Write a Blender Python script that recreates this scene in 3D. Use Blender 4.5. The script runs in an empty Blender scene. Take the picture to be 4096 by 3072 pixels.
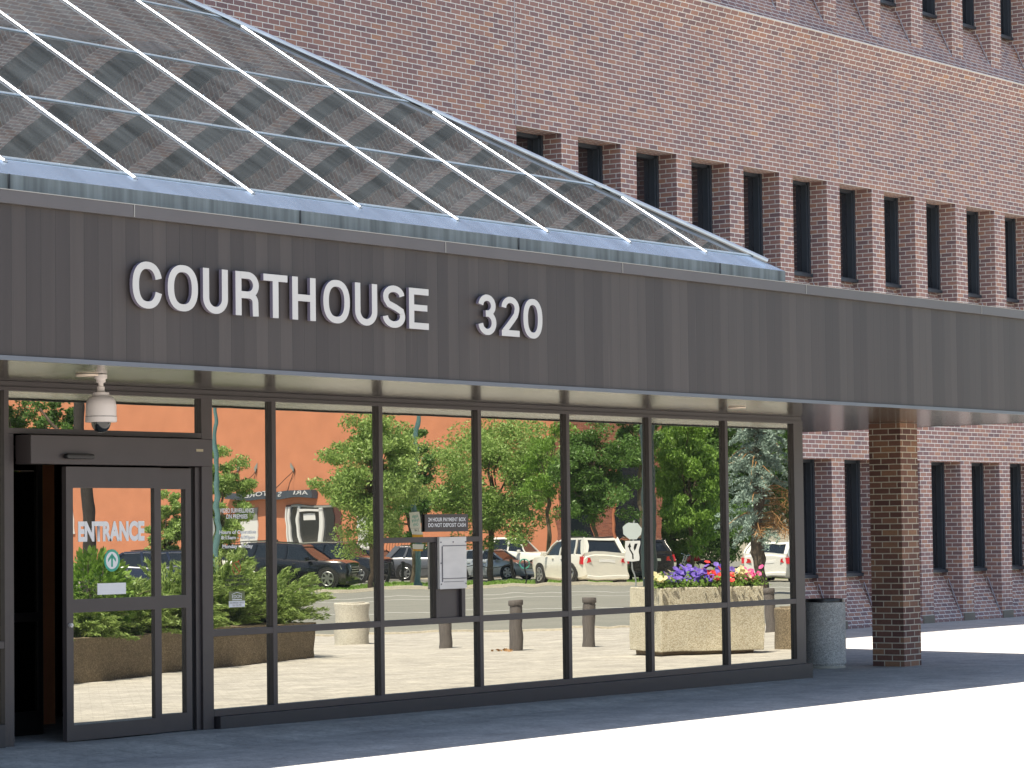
import bpy, bmesh, math, random
from mathutils import Vector, Matrix
import numpy as np
R = math.radians
scene = bpy.context.scene
COL = scene.collection

# ------------------------------------------------------------------ camera
FPX, HZ, VX, ROLL = 11450.0, 2002.0, 10460.0, 0.0122
def _cam_axes():
    cx, cy = 2048., 1536.
    X = np.array([VX-cx, HZ-cy, FPX]); X /= np.linalg.norm(X)
    hor = lambda x: HZ-ROLL*(x-VX)
    p1 = np.array([0, hor(cx)-cy, FPX]); p2 = np.array([1000, hor(cx+1000)-cy, FPX])
    dn = np.cross(p1, p2); dn /= np.linalg.norm(dn)
    if dn[1] < 0: dn = -dn
    U = -dn
    X = X-U*X.dot(U); X /= np.linalg.norm(X)
    Y = np.cross(U, X)
    return np.array([X, Y, U])
RW = _cam_axes()
right = Vector(RW @ np.array([1, 0, 0])); up = Vector(RW @ np.array([0, -1, 0])); fwd = Vector(RW @ np.array([0, 0, 1]))
cam_d = bpy.data.cameras.new('camera'); cam = bpy.data.objects.new('camera', cam_d); COL.objects.link(cam)
cam.matrix_world = Matrix(((right.x, up.x, -fwd.x, 0), (right.y, up.y, -fwd.y, 0), (right.z, up.z, -fwd.z, 1.65), (0, 0, 0, 1)))
cam_d.sensor_width = 36.0; cam_d.lens = 36.0*FPX/4096; cam_d.clip_end = 3000; cam_d.clip_start = 0.1
scene.camera = cam

# ------------------------------------------------------------------ world, sun, exposure
SUN = Vector((-.45, .078, 1)).normalized()
world = bpy.data.worlds.new('World'); scene.world = world; world.use_nodes = True
wn = world.node_tree.nodes; wl = world.node_tree.links
bg = wn['Background']; sky = wn.new('ShaderNodeTexSky'); sky.sky_type = 'NISHITA'; sky.sun_disc = False
sky.sun_elevation = math.asin(SUN.z); sky.sun_rotation = math.atan2(SUN.x, SUN.y) % (2*math.pi)
wl.new(sky.outputs[0], bg.inputs[0]); bg.inputs[1].default_value = 0.090
sd = bpy.data.lights.new('sun', 'SUN'); sd.energy = 5.0; sd.angle = R(.53); sd.color = (1, .95, .87)
sun = bpy.data.objects.new('sun', sd); COL.objects.link(sun)
sun.rotation_euler = SUN.to_track_quat('Z', 'Y').to_euler()
scene.view_settings.view_transform = 'Standard'; scene.view_settings.look = 'None'
scene.view_settings.exposure = 1.42; scene.view_settings.gamma = 1.0
scene.cycles.use_denoising = True
scene.cycles.max_bounces = 8; scene.cycles.glossy_bounces = 5; scene.cycles.transparent_max_bounces = 8
scene.cycles.caustics_reflective = False; scene.cycles.caustics_refractive = False

# ------------------------------------------------------------------ materials
def mat_new(name):
    m = bpy.data.materials.new(name); m.use_nodes = True
    return m, m.node_tree.nodes, m.node_tree.links, m.node_tree.nodes['Principled BSDF']
def flat(name, col, rough=.6, metal=0., var=.12, scale=6., spec=.5, bump=0., coat=0., vscale=None):
    m, n, l, b = mat_new(name)
    b.inputs['Roughness'].default_value = rough; b.inputs['Metallic'].default_value = metal
    b.inputs['Specular IOR Level'].default_value = spec
    b.inputs['Coat Weight'].default_value = coat
    tc = n.new('ShaderNodeTexCoord'); mp = n.new('ShaderNodeMapping')
    if vscale: mp.inputs['Scale'].default_value = vscale
    nz = n.new('ShaderNodeTexNoise'); nz.inputs['Scale'].default_value = scale; nz.inputs['Detail'].default_value = 5
    l.new(tc.outputs['Object'], mp.inputs[0]); l.new(mp.outputs[0], nz.inputs['Vector'])
    cr = n.new('ShaderNodeMapRange'); cr.inputs[1].default_value = .25; cr.inputs[2].default_value = .75
    cr.inputs[3].default_value = 1-var; cr.inputs[4].default_value = 1+var
    l.new(nz.outputs[0], cr.inputs[0])
    mx = n.new('ShaderNodeVectorMath'); mx.operation = 'SCALE'; mx.inputs[0].default_value = col[:3]
    l.new(cr.outputs[0], mx.inputs['Scale']); l.new(mx.outputs[0], b.inputs['Base Color'])
    if bump:
        bp = n.new('ShaderNodeBump'); bp.inputs['Strength'].default_value = bump; bp.inputs['Distance'].default_value = .01
        l.new(nz.outputs[0], bp.inputs['Height']); l.new(bp.outputs[0], b.inputs['Normal'])
    return m
def math_n(n, l, op, a, b=None, c=None):
    x = n.new('ShaderNodeMath'); x.operation = op
    for i, v in enumerate((a, b, c)):
        if v is None: continue
        if isinstance(v, (int, float)): x.inputs[i].default_value = v
        else: l.new(v, x.inputs[i])
    return x.outputs[0]
def brick_mat(name, stops, mortar=(.62, .58, .54), bw=.202, bh=.0677, jt=.0115, dirt=.25):
    m, n, l, b = mat_new(name)
    uv = n.new('ShaderNodeUVMap'); sp = n.new('ShaderNodeSeparateXYZ'); l.new(uv.outputs[0], sp.inputs[0])
    v = math_n(n, l, 'DIVIDE', sp.outputs[1], bh); row = math_n(n, l, 'FLOOR', v)
    half = math_n(n, l, 'MULTIPLY', math_n(n, l, 'FLOORED_MODULO', row, 2.0), .5)
    u = math_n(n, l, 'ADD', math_n(n, l, 'DIVIDE', sp.outputs[0], bw), half); colm = math_n(n, l, 'FLOOR', u)
    fu = math_n(n, l, 'SUBTRACT', u, colm); fv = math_n(n, l, 'SUBTRACT', v, row)
    eu = math_n(n, l, 'MULTIPLY', math_n(n, l, 'MINIMUM', fu, math_n(n, l, 'SUBTRACT', 1.0, fu)), bw)
    ev = math_n(n, l, 'MULTIPLY', math_n(n, l, 'MINIMUM', fv, math_n(n, l, 'SUBTRACT', 1.0, fv)), bh)
    e = math_n(n, l, 'MINIMUM', eu, ev)
    mk = n.new('ShaderNodeMapRange'); mk.inputs[1].default_value = jt*.5-.0012; mk.inputs[2].default_value = jt*.5+.0012
    l.new(e, mk.inputs[0])
    cb = n.new('ShaderNodeCombineXYZ'); l.new(colm, cb.inputs[0]); l.new(row, cb.inputs[1])
    wn_ = n.new('ShaderNodeTexWhiteNoise'); wn_.noise_dimensions = '2D'; l.new(cb.outputs[0], wn_.inputs['Vector'])
    # slow drift makes orange bricks gather
    nz0 = n.new('ShaderNodeTexNoise'); nz0.inputs['Scale'].default_value = .35; nz0.inputs['Detail'].default_value = 3
    l.new(cb.outputs[0], nz0.inputs['Vector'])
    val = math_n(n, l, 'ADD', math_n(n, l, 'MULTIPLY', wn_.outputs[0], .8), math_n(n, l, 'MULTIPLY', nz0.outputs[0], .26))
    rp = n.new('ShaderNodeValToRGB'); rp.color_ramp.interpolation = 'LINEAR'
    el = rp.color_ramp.elements
    while len(el) < len(stops): el.new(.5)
    for q, (p, c) in zip(el, stops): q.position = p; q.color = (*c, 1)
    l.new(val, rp.inputs[0])
    nz = n.new('ShaderNodeTexNoise'); nz.inputs['Scale'].default_value = 34; nz.inputs['Detail'].default_value = 4
    l.new(uv.outputs[0], nz.inputs['Vector'])
    nz2 = n.new('ShaderNodeTexNoise'); nz2.inputs['Scale'].default_value = .6; nz2.inputs['Detail'].default_value = 7
    mpn = n.new('ShaderNodeMapping'); mpn.inputs['Scale'].default_value = (1.9, .45, 1); l.new(uv.outputs[0], mpn.inputs[0]); l.new(mpn.outputs[0], nz2.inputs['Vector'])
    s = math_n(n, l, 'ADD', math_n(n, l, 'MULTIPLY', nz.outputs[0], .5), .75)
    s2 = math_n(n, l, 'ADD', math_n(n, l, 'MULTIPLY', nz2.outputs[0], 2*dirt), 1-dirt)
    s = math_n(n, l, 'MULTIPLY', s, s2)
    mx = n.new('ShaderNodeMix'); mx.data_type = 'RGBA'; l.new(mk.outputs[0], mx.inputs[0])
    mx.inputs[6].default_value = (*mortar, 1); l.new(rp.outputs[0], mx.inputs[7])
    sc = n.new('ShaderNodeVectorMath'); sc.operation = 'SCALE'; l.new(mx.outputs[2], sc.inputs[0]); l.new(s, sc.inputs['Scale'])
    l.new(sc.outputs[0], b.inputs['Base Color']); b.inputs['Roughness'].default_value = .85
    b.inputs['Specular IOR Level'].default_value = .25
    bp = n.new('ShaderNodeBump'); bp.inputs['Strength'].default_value = .6; bp.inputs['Distance'].default_value = .004
    l.new(mk.outputs[0], bp.inputs['Height']); l.new(bp.outputs[0], b.inputs['Normal'])
    return m
BR = brick_mat('brick', [(0, (.165, .112, .114)), (.22, (.235, .147, .142)), (.50, (.290, .168, .148)), (.75, (.335, .192, .160)), (.93, (.385, .21, .150)), (1, (.50, .27, .145))], mortar=(.70, .67, .61), dirt=.18)
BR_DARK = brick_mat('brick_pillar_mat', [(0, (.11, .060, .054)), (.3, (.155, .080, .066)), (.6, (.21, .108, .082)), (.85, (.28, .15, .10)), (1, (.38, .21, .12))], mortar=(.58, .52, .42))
BR_RED = brick_mat('far_brick', [(0, (.16, .05, .035)), (.5, (.24, .08, .05)), (1, (.32, .12, .08))], mortar=(.30, .2, .16))

def mirror_mat(name, tint, amp, wscale, rough=.0, ani=(1, 1, 1), body=(.01, .011, .012), haze=0.):
    m, n, l, b = mat_new(name)
    n.remove(b); out = n['Material Output']
    g = n.new('ShaderNodeBsdfGlossy'); g.inputs['Color'].default_value = (*tint, 1); g.inputs['Roughness'].default_value = rough
    ge = n.new('ShaderNodeNewGeometry'); mp = n.new('ShaderNodeMapping'); mp.inputs['Scale'].default_value = ani
    l.new(ge.outputs['Position'], mp.inputs[0])
    acc = None
    for sc, am in ((wscale, amp), (wscale*.3, amp*.8)):
        nz = n.new('ShaderNodeTexNoise'); nz.inputs['Scale'].default_value = sc; nz.inputs['Detail'].default_value = 1.2
        l.new(mp.outputs[0], nz.inputs['Vector'])
        sb = n.new('ShaderNodeVectorMath'); sb.operation = 'SUBTRACT'; sb.inputs[1].default_value = (.5, .5, .5)
        l.new(nz.outputs['Color'], sb.inputs[0])
        s_ = n.new('ShaderNodeVectorMath'); s_.operation = 'SCALE'; s_.inputs['Scale'].default_value = am
        l.new(sb.outputs[0], s_.inputs[0])
        ad = n.new('ShaderNodeVectorMath'); ad.operation = 'ADD'
        l.new(acc if acc else ge.outputs['Normal'], ad.inputs[0]); l.new(s_.outputs[0], ad.inputs[1]); acc = ad.outputs[0]
    nm = n.new('ShaderNodeVectorMath'); nm.operation = 'NORMALIZE'; l.new(acc, nm.inputs[0]); l.new(nm.outputs[0], g.inputs['Normal'])
    d = n.new('ShaderNodeBsdfDiffuse'); d.inputs[0].default_value = (*body, 1)
    if haze:   # glare haze painted into the body colour as long streaks down the slope
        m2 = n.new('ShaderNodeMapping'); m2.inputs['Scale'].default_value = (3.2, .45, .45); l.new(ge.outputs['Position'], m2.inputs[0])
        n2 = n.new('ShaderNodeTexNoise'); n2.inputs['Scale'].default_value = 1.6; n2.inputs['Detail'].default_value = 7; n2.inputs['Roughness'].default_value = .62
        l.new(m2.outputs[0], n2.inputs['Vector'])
        r2 = n.new('ShaderNodeMapRange'); r2.inputs[1].default_value = .38; r2.inputs[2].default_value = .82; r2.inputs[3].default_value = 1; r2.inputs[4].default_value = 1+haze
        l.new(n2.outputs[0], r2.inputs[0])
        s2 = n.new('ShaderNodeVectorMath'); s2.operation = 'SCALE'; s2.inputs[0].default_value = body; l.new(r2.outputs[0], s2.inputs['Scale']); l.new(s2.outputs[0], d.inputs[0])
    ad = n.new('ShaderNodeAddShader'); l.new(g.outputs[0], ad.inputs[0]); l.new(d.outputs[0], ad.inputs[1])
    l.new(ad.outputs[0], out.inputs[0])
    return m
MIRROR = mirror_mat('mirror_glass', (.45, .435, .375), .0024, 2.4, ani=(1, 1, 2.2))
SKYGL = mirror_mat('skylight_glass', (.26, .265, .27), .0052, 1.1, rough=.008, body=(.017, .019, .020), haze=1.9)
DARKGL = mirror_mat('tinted_window', (.20, .19, .19), .003, 2., body=(.010, .011, .014))
INGL = mirror_mat('inner_glass', (.05, .045, .04), .003, 3., body=(.002, .002, .002))

def plank_mat(name, axis, pitch, c1, c2, rough, metal=0., spec=.5, seam=.004, streak=(1, 1, 1), aniso=False, streakamp=.3):
    m, n, l, b = mat_new(name)
    ge = n.new('ShaderNodeNewGeometry'); sp = n.new('ShaderNodeSeparateXYZ'); l.new(ge.outputs['Position'], sp.inputs[0])
    u = math_n(n, l, 'DIVIDE', sp.outputs[axis], pitch); fl = math_n(n, l, 'FLOOR', u); fr = math_n(n, l, 'SUBTRACT', u, fl)
    w_ = n.new('ShaderNodeTexWhiteNoise'); w_.noise_dimensions = '1D'; l.new(fl, w_.inputs['W'])
    mx = n.new('ShaderNodeMix'); mx.data_type = 'RGBA'; mx.inputs[6].default_value = (*c1, 1); mx.inputs[7].default_value = (*c2, 1)
    l.new(w_.outputs[0], mx.inputs[0])
    mp = n.new('ShaderNodeMapping'); mp.inputs['Scale'].default_value = streak; l.new(ge.outputs['Position'], mp.inputs[0])
    nz = n.new('ShaderNodeTexNoise'); nz.inputs['Scale'].default_value = 1.0; nz.inputs['Detail'].default_value = 6; nz.inputs['Roughness'].default_value = .65
    l.new(mp.outputs[0], nz.inputs['Vector'])
    st = math_n(n, l, 'ADD', math_n(n, l, 'MULTIPLY', nz.outputs[0], 2*streakamp), 1-streakamp)
    ed = math_n(n, l, 'MULTIPLY', math_n(n, l, 'MINIMUM', fr, math_n(n, l, 'SUBTRACT', 1.0, fr)), pitch)
    sm = n.new('ShaderNodeMapRange'); sm.inputs[1].default_value = 0; sm.inputs[2].default_value = seam; sm.inputs[3].default_value = .55; sm.inputs[4].default_value = 1
    l.new(ed, sm.inputs[0])
    s = math_n(n, l, 'MULTIPLY', st, sm.outputs[0])
    if name.startswith('fascia'):   # faint lime runs down the cladding
        md_ = n.new('ShaderNodeMapping'); md_.inputs['Scale'].default_value = (34, 34, .55); l.new(ge.outputs['Position'], md_.inputs[0])
        nd = n.new('ShaderNodeTexNoise'); nd.inputs['Scale'].default_value = 1.0; nd.inputs['Detail'].default_value = 2; l.new(md_.outputs[0], nd.inputs['Vector'])
        rd = n.new('ShaderNodeMapRange'); rd.inputs[1].default_value = .66; rd.inputs[2].default_value = .80; rd.inputs[3].default_value = 1.; rd.inputs[4].default_value = 1.9; l.new(nd.outputs[0], rd.inputs[0])
        s = math_n(n, l, 'MULTIPLY', s, rd.outputs[0])
    sc = n.new('ShaderNodeVectorMath'); sc.operation = 'SCALE'; l.new(mx.outputs[2], sc.inputs[0]); l.new(s, sc.inputs['Scale'])
    l.new(sc.outputs[0], b.inputs['Base Color']); b.inputs['Metallic'].default_value = metal; b.inputs['Specular IOR Level'].default_value = spec
    rr = math_n(n, l, 'ADD', math_n(n, l, 'MULTIPLY', nz.outputs[0], .16), rough-.08); l.new(rr, b.inputs['Roughness'])
    bp = n.new('ShaderNodeBump'); bp.inputs['Strength'].default_value = .5; bp.inputs['Distance'].default_value = .003
    l.new(sm.outputs[0], bp.inputs['Height']); l.new(bp.outputs[0], b.inputs['Normal'])
    return m
FASCIA = plank_mat('fascia_metal', 0, .1325, (.044, .036, .034), (.070, .058, .053), .50, spec=.38, streak=(11, 11, .5), streakamp=.3)
SOFFIT = plank_mat('soffit_metal', 0, .1, (.20, .185, .16), (.25, .23, .20), .17, metal=.85, streak=(30, 1.2, 1), seam=.006, streakamp=.22)
CAPM = flat('cap_metal', (.105, .095, .095), .38, .1, .08, 2)
CURB = flat('curb_galvanised', (.17, .19, .185), .45, .35, .5, 1.6, vscale=(9, 9, .6))
FLASH = flat('flashing_metal', (.40, .50, .64), .24, .8, .18, 1., vscale=(6, 2, 2))
ALU = flat('aluminium', (.50, .52, .54), .30, .85, .1, 8)
BRONZE = flat('bronze_frame', (.058, .048, .050), .40, .15, .08, 5)
BRONZE_D = flat('bronze_frame_dark', (.040, .034, .037), .45, .1, .08, 5)
BLUEFR = flat('window_frame_blue_grey', (.045, .055, .068), .4, .2, .1, 5)
BLACK = flat('black_plastic', (.012, .012, .014), .3, 0, .1, 5)
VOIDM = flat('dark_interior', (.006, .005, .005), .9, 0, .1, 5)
LETTER = flat('letter_white', (.52, .505, .48), .38, .0, .05, 3)
LETSIDE = flat('letter_return', (.17, .15, .20), .4, 0, .05, 3)  # shade on the letter sides put into a darker purple-grey
WHITE = flat('white_vinyl', (.75, .75, .78), .5, 0, .03, 3)
CREAM = flat('camera_cream', (.72, .65, .62), .4, 0, .04, 3)
STEEL = flat('brushed_steel', (.66, .63, .62), .45, .25, .10, 4., vscale=(1, 1, 3))
STEELD = flat('steel_groove', (.16, .15, .17), .5, .5, .05, 4.)
GREENV = flat('green_vinyl', (.05, .36, .26), .5, 0, .03, 3)
TEALV = flat('teal_print', (.10, .42, .42), .5, 0, .03, 3)
ORANGEV = flat('orange_print', (.70, .36, .03), .5, 0, .03, 3)
REDV = flat('red_print', (.45, .10, .03), .5, 0, .03, 3)
OLIVEV = flat('olive_print', (.13, .15, .06), .5, 0, .03, 3)
CONC = flat('concrete_sawn', (.50, .46, .38), .85, 0, .16, 9., bump=.4)

def pebble_mat(name, a, b_, c, scale, rough=.9):
    m, n, l, b = mat_new(name)
    tc = n.new('ShaderNodeTexCoord'); vo = n.new('ShaderNodeTexVoronoi'); vo.inputs['Scale'].default_value = scale
    l.new(tc.outputs['Object'], vo.inputs['Vector'])
    rp = n.new('ShaderNodeValToRGB'); e = rp.color_ramp.elements
    e[0].color = (*a, 1); e[1].color = (*c, 1); q = e.new(.5); q.color = (*b_, 1)
    sp = n.new('ShaderNodeSeparateColor'); l.new(vo.outputs['Color'], sp.inputs[0]); l.new(sp.outputs[0], rp.inputs[0])
    nz = n.new('ShaderNodeTexNoise'); nz.inputs['Scale'].default_value = 2.2; nz.inputs['Detail'].default_value = 5; l.new(tc.outputs['Object'], nz.inputs['Vector'])
    s = math_n(n, l, 'ADD', math_n(n, l, 'MULTIPLY', nz.outputs[0], .7), .65)
    sc = n.new('ShaderNodeVectorMath'); sc.operation = 'SCALE'; l.new(rp.outputs[0], sc.inputs[0]); l.new(s, sc.inputs['Scale'])
    l.new(sc.outputs[0], b.inputs['Base Color']); b.inputs['Roughness'].default_value = rough
    bp = n.new('ShaderNodeBump'); bp.inputs['Strength'].default_value = .7; bp.inputs['Distance'].default_value = .006
    l.new(vo.outputs['Distance'], bp.inputs['Height']); bp.invert = True; l.new(bp.outputs[0], b.inputs['Normal'])
    return m
PEB_CAN = pebble_mat('pebble_grey', (.36, .345, .32), (.54, .52, .485), (.74, .72, .68), 110)
PEB_TAN = pebble_mat('pebble_tan', (.44, .38, .27), (.60, .55, .43), (.76, .72, .61), 95)
PEB_BRN = pebble_mat('pebble_brown', (.15, .12, .08), (.23, .18, .12), (.33, .27, .19), 80)
PEB_PALE = pebble_mat('pebble_pale', (.46, .43, .36), (.55, .52, .45), (.64, .61, .54), 90)

def ground_mat(name, c1, c2, rough=.9, scale=.5, fine=22., paver=0.):
    m, n, l, b = mat_new(name)
    ge = n.new('ShaderNodeNewGeometry')
    a = n.new('ShaderNodeTexNoise'); a.inputs['Scale'].default_value = scale; a.inputs['Detail'].default_value = 8; a.inputs['Roughness'].default_value = .62
    f = n.new('ShaderNodeTexNoise'); f.inputs['Scale'].default_value = fine; f.inputs['Detail'].default_value = 6
    l.new(ge.outputs['Position'], a.inputs['Vector']); l.new(ge.outputs['Position'], f.inputs['Vector'])
    mx = n.new('ShaderNodeMix'); mx.data_type = 'RGBA'; mx.inputs[6].default_value = (*c1, 1); mx.inputs[7].default_value = (*c2, 1)
    cr = n.new('ShaderNodeMapRange'); cr.inputs[1].default_value = .32; cr.inputs[2].default_value = .68; l.new(a.outputs[0], cr.inputs[0]); l.new(cr.outputs[0], mx.inputs[0])
    s = math_n(n, l, 'ADD', math_n(n, l, 'MULTIPLY', f.outputs[0], .8), .6)
    if paver:
        bl = n.new('ShaderNodeTexNoise'); bl.inputs['Scale'].default_value = 3.4; bl.inputs['Detail'].default_value = 9; bl.inputs['Roughness'].default_value = .7; l.new(ge.outputs['Position'], bl.inputs['Vector'])
        br_ = n.new('ShaderNodeMapRange'); br_.inputs[1].default_value = .36; br_.inputs[2].default_value = .62; br_.inputs[3].default_value = .82; br_.inputs[4].default_value = 1.10; l.new(bl.outputs[0], br_.inputs[0])
        s = math_n(n, l, 'MULTIPLY', s, br_.outputs[0])
        br = n.new('ShaderNodeTexBrick'); br.inputs['Scale'].default_value = 1; br.inputs['Brick Width'].default_value = .2; br.inputs['Row Height'].default_value = .1
        br.inputs['Mortar Size'].default_value = .004; br.inputs['Color1'].default_value = (1, 1, 1, 1); br.inputs['Color2'].default_value = (.72, .72, .72, 1); br.inputs['Mortar'].default_value = (.5, .5, .5, 1)
        mp = n.new('ShaderNodeMapping'); mp.inputs['Rotation'].default_value = (0, 0, R(45)); l.new(ge.outputs['Position'], mp.inputs[0]); l.new(mp.outputs[0], br.inputs['Vector'])
        s = math_n(n, l, 'MULTIPLY', s, math_n(n, l, 'ADD', math_n(n, l, 'MULTIPLY', br.outputs['Color'], paver), 1-paver))
    sc = n.new('ShaderNodeVectorMath'); sc.operation = 'SCALE'; l.new(mx.outputs[2], sc.inputs[0]); l.new(s, sc.inputs['Scale'])
    l.new(sc.outputs[0], b.inputs['Base Color']); b.inputs['Roughness'].default_value = rough; b.inputs['Specular IOR Level'].default_value = .3
    bp = n.new('ShaderNodeBump'); bp.inputs['Strength'].default_value = .5; bp.inputs['Distance'].default_value = .006
    l.new(f.outputs[0], bp.inputs['Height']); l.new(bp.outputs[0], b.inputs['Normal'])
    return m
PLAZA = ground_mat('plaza_pavers', (.40, .375, .345), (.53, .50, .45), paver=.25, scale=1.3)
ASPH = ground_mat('asphalt', (.20, .20, .18), (.25, .245, .22))
WALK = ground_mat('sidewalk_concrete', (.52, .47, .38), (.62, .57, .47))
GRASSM = ground_mat('grass', (.12, .17, .05), (.20, .26, .08), fine=9)
EARTH = ground_mat('earth', (.30, .27, .21), (.36, .33, .26))
PAINTW = flat('white_paint', (.75, .75, .72), .7, 0, .15, 3)
PAINTY = flat('yellow_paint', (.80, .50, .05), .7, 0, .2, 3)
STUCCO = flat('orange_stucco', (.63, .245, .13), .9, 0, .10, .5, bump=.3, vscale=(1, 1, 1.6))

def leaf_mat(name, c1, c2, scale=1.2, trans=.35):
    m, n, l, b = mat_new(name); n.remove(b); out = n['Material Output']
    ge = n.new('ShaderNodeNewGeometry'); nz = n.new('ShaderNodeTexNoise'); nz.inputs['Scale'].default_value = scale; nz.inputs['Detail'].default_value = 4
    l.new(ge.outputs['Position'], nz.inputs['Vector'])
    v = math_n(n, l, 'ADD', math_n(n, l, 'MULTIPLY', ge.outputs['Random Per Island'], .55), math_n(n, l, 'MULTIPLY', nz.outputs[0], .5))
    mx = n.new('ShaderNodeMix'); mx.data_type = 'RGBA'; mx.inputs[6].default_value = (*c1, 1); mx.inputs[7].default_value = (*c2, 1); l.new(v, mx.inputs[0])
    p = n.new('ShaderNodeBsdfPrincipled'); p.inputs['Roughness'].default_value = .45; p.inputs['Specular IOR Level'].default_value = .4
    l.new(mx.outputs[2], p.inputs['Base Color'])
    t = n.new('ShaderNodeBsdfTranslucent'); l.new(mx.outputs[2], t.inputs[0])
    ms = n.new('ShaderNodeMixShader'); ms.inputs[0].default_value = trans; l.new(p.outputs[0], ms.inputs[1]); l.new(t.outputs[0], ms.inputs[2])
    l.new(ms.outputs[0], out.inputs[0])
    return m
LEAF_A = leaf_mat('ash_leaves', (.16, .27, .06), (.42, .56, .18))
LEAF_B = leaf_mat('dark_leaves', (.055, .125, .03), (.17, .30, .07))
LEAF_C = leaf_mat('bright_leaves', (.11, .22, .03), (.29, .46, .09))
LEAF_J = leaf_mat('juniper_sprays', (.13, .22, .05), (.42, .54, .17))
LEAF_S = leaf_mat('spruce_needles', (.17, .24, .19), (.42, .54, .48), .8, .15)
TWIG = leaf_mat('dead_twigs', (.30, .15, .06), (.48, .28, .12), 1, .1)
BARK = flat('bark', (.13, .10, .075), .9, 0, .3, 6., bump=.8)
PET = {k: leaf_mat('petal_'+k, c1, c2, 8, .35) for k, c1, c2 in (('purple', (.20, .12, .62), (.34, .24, .80)), ('red', (.75, .04, .04), (.9, .10, .08)), ('pink', (.85, .10, .36), (.95, .22, .5)), ('cream', (.80, .72, .34), (.88, .84, .60)))}

# ------------------------------------------------------------------ mesh helpers
class MB:
    def __init__(s): s.v = []; s.f = []; s.uv = []
    def quad(s, pts, uvs=None):
        i = len(s.v); s.v += [tuple(p) for p in pts]; s.f.append(tuple(range(i, i+len(pts)))); s.uv.append(uvs)
    def box(s, x0, x1, y0, y1, z0, z1, bev=0):
        P = [(x0, y0, z0), (x1, y0, z0), (x1, y1, z0), (x0, y1, z0), (x0, y0, z1), (x1, y0, z1), (x1, y1, z1), (x0, y1, z1)]
        s.hexa(P)
    def hexa(s, P):
        i = len(s.v); s.v += [tuple(p) for p in P]
        for f in ((0, 3, 2, 1), (4, 5, 6, 7), (0, 1, 5, 4), (1, 2, 6, 5), (2, 3, 7, 6), (3, 0, 4, 7)):
            s.f.append(tuple(i+k for k in f)); s.uv.append(None)
    def bar(s, a, b, w, h, upv=(0, 0, 1), bev=0.):
        a, b = Vector(a), Vector(b); d = (b-a).normalized(); sd_ = d.cross(Vector(upv)).normalized(); u = sd_.cross(d)
        w /= 2
        if bev:
            prof = [(-w, 0), (w, 0), (w, h-bev), (w-bev, h), (-w+bev, h), (-w, h-bev)]
        else: prof = [(-w, 0), (w, 0), (w, h), (-w, h)]
        i = len(s.v); n = len(prof)
        for p in (a, b): s.v += [tuple(p+sd_*x+u*y) for x, y in prof]
        for k in range(n):
            q = (k+1) % n; s.f.append((i+k, i+q, i+n+q, i+n+k)); s.uv.append(None)
        s.f.append(tuple(i+k for k in reversed(range(n)))); s.f.append(tuple(i+n+k for k in range(n))); s.uv += [None, None]
    def tube(s, pts, rad, seg=10, caps=True):
        pts = [Vector(p) for p in pts]; n = len(pts)
        if not hasattr(rad, '__len__'): rad = [rad]*n
        i = len(s.v)
        for k, p in enumerate(pts):
            d = (pts[min(k+1, n-1)]-pts[max(k-1, 0)]).normalized()
            a = d.cross(Vector((0, 0, 1)) if abs(d.z) < .95 else Vector((1, 0, 0))).normalized(); b = d.cross(a)
            for j in range(seg):
                t = 2*math.pi*j/seg; s.v.append(tuple(p+(a*math.cos(t)+b*math.sin(t))*rad[k]))
        for k in range(n-1):
            for j in range(seg):
                q = (j+1) % seg; s.f.append((i+k*seg+j, i+k*seg+q, i+(k+1)*seg+q, i+(k+1)*seg+j)); s.uv.append(None)
        if caps:
            s.f.append(tuple(i+j for j in range(seg))); s.f.append(tuple(i+(n-1)*seg+j for j in reversed(range(seg)))); s.uv += [None, None]
    def lathe(s, prof, c=(0, 0, 0), seg=32):
        i = len(s.v); n = len(prof)
        for r, z in prof:
            for j in range(seg):
                t = 2*math.pi*j/seg; s.v.append((c[0]+r*math.cos(t), c[1]+r*math.sin(t), c[2]+z))
        for k in range(n-1):
            for j in range(seg):
                q = (j+1) % seg; s.f.append((i+k*seg+j, i+k*seg+q, i+(k+1)*seg+q, i+(k+1)*seg+j)); s.uv.append(None)
    def build(s, name, mat, parent=None, smooth=False, bevel=0., loc=None):
        me = bpy.data.meshes.new(name); me.from_pydata(s.v, [], s.f)
        if any(u is not None for u in s.uv):
            ul = me.uv_layers.new(name='UVMap'); k = 0
            for p, u in zip(me.polygons, s.uv):
                for j, li in enumerate(p.loop_indices):
                    ul.data[li].uv = u[j] if u else (0, 0)
        else:
            bm = bmesh.new(); bm.from_mesh(me); bmesh.ops.recalc_face_normals(bm, faces=bm.faces); bm.to_mesh(me); bm.free()
        me.materials.append(mat)
        if smooth:
            for p in me.polygons: p.use_smooth = True
        o = bpy.data.objects.new(name, me); COL.objects.link(o)
        if parent: o.parent = parent
        if loc: o.location = loc
        if bevel:
            b = o.modifiers.new('bevel', 'BEVEL'); b.width = bevel; b.segments = 2; b.limit_method = 'ANGLE'
        if smooth:
            try:
                me.shade_smooth() if False else None
                md = o.modifiers.new('edge', 'EDGE_SPLIT'); md.split_angle = R(40)
            except Exception: pass
        return o
def tag(o, label, cat, group=None, kind=None):
    if label: o['label'] = label
    if cat: o['category'] = cat
    if group: o['group'] = group
    if kind: o['kind'] = kind
    return o
def empty(name, loc=(0, 0, 0), rz=0., label=None, cat=None, group=None):
    o = bpy.data.objects.new(name, None); COL.objects.link(o); o.location = loc; o.rotation_euler = (0, 0, rz); o.empty_display_size = .2
    return tag(o, label, cat, group)
def adopt(o, root):  # keep world coords of a mesh built in world space under a moved root
    o.parent = root; o.location = Vector(o.location)-root.location; return o
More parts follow.
